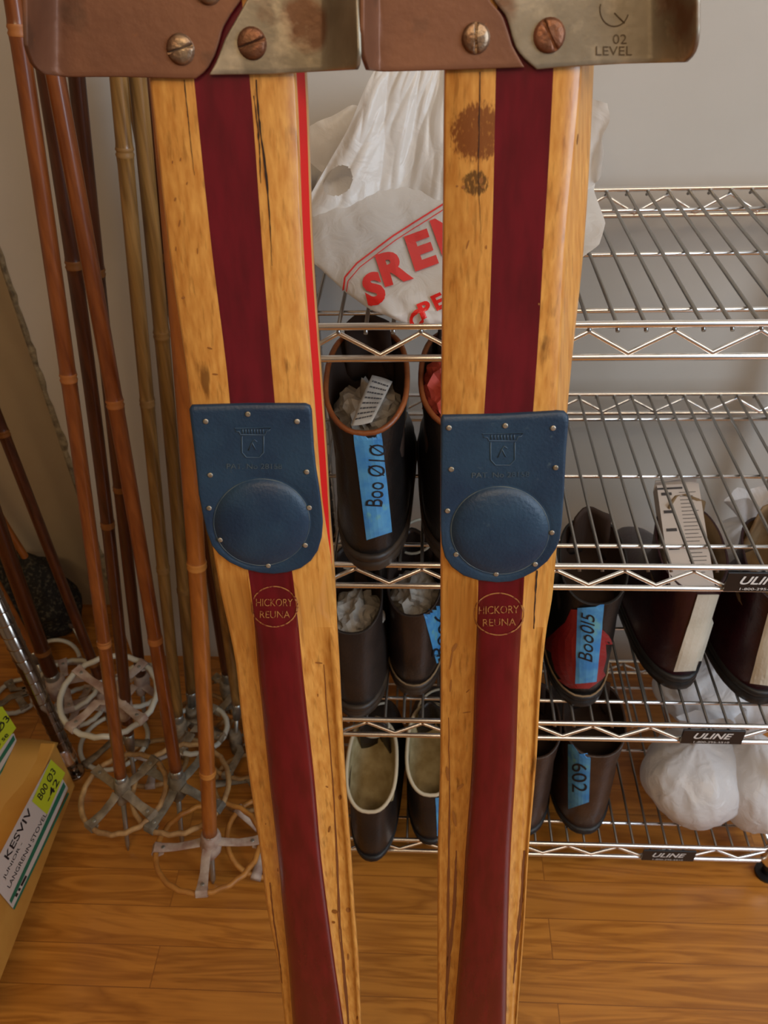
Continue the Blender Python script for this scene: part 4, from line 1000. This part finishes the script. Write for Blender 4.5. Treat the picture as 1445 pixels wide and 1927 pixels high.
# tall white carton in the oxblood boot
def small_carton():
    B_ = Vector(at(1299, 1108, 2, .525)); T_ = Vector(at(1271, 918, 2, .592)); Pc = (B_ + T_) / 2; up_ = (T_ - B_).normalized()
    rt = Vector((1, -.12, 0)); rt = (rt - up_ * rt.dot(up_)).normalized(); dp = up_.cross(rt)
    if dp.z > 0: dp = -dp
    hw_, hd, hh = .0255, .012, (T_ - B_).length / 2; rot = Matrix((rt, dp, up_)).transposed()
    mb = MB(); mb.box(Pc, (hw_ * 2, hd * 2, hh * 2), rot); bv = mb.bvh()
    base = Pc - up_ * hh
    t = thing('small_carton', tuple(base), 'tall narrow white printed carton stuck into the oxblood boot', 'box'); o = mb.build('body', M_label, t)
    mb = MB()
    f = lambda u, v: Pc + rt * u * hw_ - dp * (hd + .0005) + up_ * v * hh
    for k in range(5):
        v = .78 - k * .36; mb.add([f(-.85, v), f(-.35, v), f(-.35, v + .06), f(-.85, v + .06)], [(0, 1, 2, 3)], 0, False)
    for k in range(22):
        v = .82 - k * .075; w = .6 + .25 * random.random(); mb.add([f(.0, v), f(w, v), f(w, v + .012), f(.0, v + .012)], [(0, 1, 2, 3)], 0, False)
    mb.add([f(-1, .9), f(.2, .9), f(.2, .94), f(-1, .94)], [(0, 1, 2, 3)], 0, False)
    mb.build('printing', M_ink_soft, t)
    mb = MB(); a = Pc + up_ * hh; g = [[a - rt * hw_ + dp * hd, a + rt * hw_ + dp * hd], [a - rt * hw_ * .9 + dp * .002 + up_ * .012, a + rt * hw_ * 1.1 + dp * .004 + up_ * .008], [a - rt * hw_ - dp * hd * .6 + up_ * .006, a + rt * hw_ - dp * hd * .4 + up_ * .012]]
    mb.loft(g, closed=False, smooth=False); o = mb.build('open_flap', M_label, t); solidify(o, .0008)
small_carton()

# ------------------------------------------------------------------ plastic bags
def bag_blob(parts, seed, floor_z, folds=.12, sub=5):
    """lumpy film surface: union-like radial mesh about the first centre, wrinkled by ridged noise radiating from the knot"""
    bm = bmesh.new(); bmesh.ops.create_icosphere(bm, subdivisions=sub, radius=1)
    (c, s, knot) = parts; vs = []
    kd = (Vector(knot) - Vector(c)); kdn = kd.normalized()
    for v in bm.verts:
        n = v.co.normalized(); p = Vector((n.x * s[0], n.y * s[1], n.z * s[2]))
        q = 1 + folds * .7 * noise.noise(n * 1.3 + Vector((seed, 0, seed))) + folds * .28 * ridge((n.x * 1.6 + seed, n.y * 1.6, n.z * .9 + n.x), 1.5, 3)
        # radial pleats running to the knot
        al = n.dot(kdn); perp = (n - kdn * al); 
        if perp.length > 1e-4:
            e1 = kdn.orthogonal().normalized(); e2 = kdn.cross(e1); a = math.atan2(perp.dot(e1), perp.dot(e2))
            q += .022 * max(0, al) * (math.sin(a * 7 + seed + 3.5 * n.x) + .6 * math.sin(a * 13 + seed * 2 + 3 * n.z))
        p = p * q
        w = Vector(c) + p
        if al > .72: w = w.lerp(Vector(knot), min(1, ((al - .72) / .28)) ** 1.6 * .9)
        if w.z < floor_z: w.z = floor_z + .0005 * random.random()
        vs.append(w)
    bm.verts.index_update(); fs = [tuple(v.index for v in f.verts) for f in bm.faces]; bm.free()
    mb = MB(); mb.add(vs, fs, 0, True); return mb
def film_sheet(mb, P, thick=.01, seed=0, nu=26, nv=26, fold=.01, hole=None):
    """wrinkled sheet of film over a four-cornered patch"""
    a, b, c, d = [Vector(p) for p in P]; g = []
    nrm = (b - a).cross(d - a).normalized()
    for j in range(nv + 1):
        v = j / nv; row = []
        for i in range(nu + 1):
            u = i / nu; p = (a * (1 - u) + b * u) * (1 - v) + (d * (1 - u) + c * u) * v
            h = fold * (math.sin(u * 9 + v * 2 + seed) * .6 + ridge((u * 1.3, v * .5, seed), 2.2, 3)) + thick * math.sin(math.pi * u) 
            edge = .006 * noise.noise((u * 3, v * 3, seed))
            row.append(p + nrm * h + (b - a).normalized() * edge)
        g.append(row)
    b0 = len(mb.v); 
    fs = []
    for j in range(nv + 1): mb.v += [tuple(p) for p in g[j]]
    for j in range(nv):
        for i in range(nu):
            if hole and ((i + .5) / nu - hole[0]) ** 2 / hole[2] ** 2 + ((j + .5) / nv - hole[1]) ** 2 / hole[3] ** 2 < 1: continue
            k = b0 + j * (nu + 1) + i; mb.f.append((k, k + 1, k + nu + 2, k + nu + 1)); mb.m.append(0); mb.sm.append(True)
zs1 = HZ[0] + .003
# body of the big printed bag
cB1 = at(800, 470, 1, .12); 
def big_bag():
    # front outline of the bag in the photo, as (pixel, world Y); surface is a wrinkled quilt between rows
    rows = [  # (left px, right px, y of front surface, Y)
        ([(690, 215), (1128, 205)], .24), ([(640, 300), (1128, 290)], .21), ([(580, 385), (1118, 360)], .16), ([(578, 455), (1140, 420)], .11),
        ([(590, 505), (1128, 462)], .07), ([(650, 552), (1090, 490)], .035), ([(700, 580), (1060, 545)], .015), ([(775, 606), (1000, 600)], .005)]
    g = []; nu = 70
    fr = []
    for (l, r_), Y in rows:
        fr.append((Vector(at(*l, 1, Y)), Vector(at(*r_, 1, Y))))
    nv = 60; front = []
    K = len(rows) - 1
    for j in range(nv + 1):
        s = j / nv * K; i0 = min(int(s), K - 1); t = s - i0; t2 = t
        a = fr[i0][0].lerp(fr[i0 + 1][0], t2); b = fr[i0][1].lerp(fr[i0 + 1][1], t2); row = []
        for i in range(nu + 1):
            u = i / nu; p = a.lerp(b, u)
            bul = .03 * math.sin(math.pi * u) ** .6 * math.sin(math.pi * min(1, j / nv * 1.0)) ** .5
            q = Vector((p.x * 1.0, p.z * 1.0, 0)); 
            dirn = p.x * .75 + p.z * .9   # folds run up to the right
            w = .011 * ridge((dirn * 9, (p.x - p.z) * 2.5, 1.0), 1, 3) + .0045 * ridge((dirn * 26, (p.x - p.z) * 9, 4), 1, 3) + .012 * noise.noise((p.x * 7, p.z * 7, 9))
            p = p + Vector((0, -bul - w, 0)); p.z = max(p.z, zs1)
            row.append(p)
        front.append(row)
    back = [[Vector((p.x, max(p.y, .02) + .08 + .05 * math.sin(math.pi * i / nu), max(zs1, p.z - .0))) for i, p in enumerate(row)] for row in front]
    mb = MB(); mb.loft(front, closed=False)
    mb.loft(back, closed=False)
    mb.loft([[r_[0] for r_ in front], [r_[0] for r_ in back]], closed=False); mb.loft([[r_[-1] for r_ in front], [r_[-1] for r_ in back]], closed=False)
    mb.loft([front[-1], back[-1]], closed=False); mb.loft([front[0], back[0]], closed=False)
    bm_only = mb.bvh()
    # upright handle loops of film
    film_sheet(mb, [at(750, 60, 1, .20), at(880, 60, 1, .20), at(900, 520, 1, .11), at(562, 410, 1, .15)], .012, 1.7, 150, 150, .007, hole=(.11, .76, .085, .08))
    film_sheet(mb, [at(655, 200, 1, .31), at(740, 190, 1, .31), at(740, 430, 1, .25), at(540, 262, 1, .29)], .01, 3.1, 14, 14, .004)
    film_sheet(mb, [at(1085, 180, 1, .12), at(1146, 196, 1, .12), at(1128, 330, 1, .12), at(1075, 420, 1, .11)], .01, 5.1, 10, 16, .004)
    t = thing('plastic_bag', tuple(at(850, 600, 2, zs1)), 'large white plastic bag with red lettering on the top shelf between the skis', 'bag')
    o = mb.build('film', M_bag, t, recalc=True); bv = mb.bvh()
    mb = MB()
    text_on(mb, 'S', (704, 545), (34, -14), (-18, -58), bv, .0015, .06, .0, 3)
    text_on(mb, 'R', (742, 505), (54, -16), (-20, -60), bv, .0015, .05, 0, 3)
    text_on(mb, 'E', (793, 473), (44, -16), (-22, -66), bv, .0015, .05, 0, 3)
    text_on(mb, 'N', (846, 440), (52, -22), (-24, -66), bv, .0015, .05, 0, 3)
    text_on(mb, 'C', (783, 600), (24, -14), (-10, -26), bv, .0015, .04, 0, 2)
    text_on(mb, 'P', (800, 583), (22, -10), (-12, -26), bv, .0015, .04, 0, 2)
    text_on(mb, 'E', (826, 568), (20, -9), (-12, -26), bv, .0015, .04, 0, 2)
    for dx, dy, w in ((0, 0, 3.2), (6, 7, 1.8)):
        path = [(648 + dx, 546 + dy * .5), (650 + dx, 524 + dy), (672 + dx, 498 + dy), (740 + dx, 446 + dy), (838 + dx, 384 + dy)]
        for (x0, y0), (x1, y1) in zip(path[:-1], path[1:]):
            L_ = math.hypot(x1 - x0, y1 - y0); nx, ny = -(y1 - y0) / L_ * w / 2, (x1 - x0) / L_ * w / 2
            patch_on(mb, [(x0 + nx, y0 + ny), (x1 + nx, y1 + ny), (x1 - nx, y1 - ny), (x0 - nx, y0 - ny)], bv, .0015, 14, 1)
    mb.build('red_printing', M_red_ink, t)
big_bag()
def tied_bag(cpx, Y, size, shelf, seed, label, knot_off, m=M_bag2, group=None, folds=.12):
    z0 = HZ[shelf] + .002; C = at(*cpx, 1, Y); c = (C[0], Y, z0 + size[2] * .93)
    kn = (c[0] + knot_off[0], c[1] + knot_off[1], c[2] + size[2] + knot_off[2])
    mb = bag_blob((c, size, kn), seed, z0, folds)
    t = thing('plastic_bag', (c[0], c[1], z0), label, 'bag', group); mb.build('film', m, t, recalc=False)
    mb = MB(); K = Vector(kn); rg = []
    for i in range(12):
        v = i / 11; row = []
        for k in range(28):
            a = 2 * math.pi * k / 28; q = .006 + .026 * v ** 1.2 * (1 + .35 * math.sin(a * 3 + seed) + .15 * math.sin(a * 7 + v * 3))
            row.append(K + Vector((math.cos(a) * q, math.sin(a) * q * .6, -.012 + .05 * v + .006 * math.sin(a * 4 + seed))))
        rg.append(row)
    mb.loft(rg); mb.build('gathered_neck', m, t)
tied_bag((1290, 1500), .075, (.074, .078, .070), 3, 1.1, 'white tied plastic bag on the bottom shelf nearer the taped brown boot', (-.005, .01, .005), group='white plastic bags on the bottom shelf')
tied_bag((1405, 1500), .070, (.058, .075, .070), 3, 2.9, 'white plastic bag on the bottom shelf at the right edge of the frame', (-.01, .03, .01), group='white plastic bags on the bottom shelf')
tied_bag((1310, 1400), .25, (.10, .08, .06), 3, 6.2, 'crumpled plastic bag at the back of the bottom shelf under the oxblood boots', (0, 0, .0), folds=.2)
tied_bag((1400, 1010), .22, (.062, .06, .075), 2, 4.4, 'white plastic bag at the back of the third shelf behind the oxblood boots', (.0, 0, .01))
# dark speckled cloth heaped at the back of the alcove
M_speck = mat('speckled_cloth', lin(26, 22, 16), .9, col2=lin(80, 74, 58), scale=(160, 160, 160), lo=.52, hi=.66, bump=.5, bscale=120)
c = at(88, 1195, 1, .47); crumple('cloth_bundle', (c[0], .46, .115), .08, M_speck, 'dark speckled cloth bundle on the floor in the left alcove behind the poles', 'cloth', 8.2, (1.25, .8, 1.35), .12)
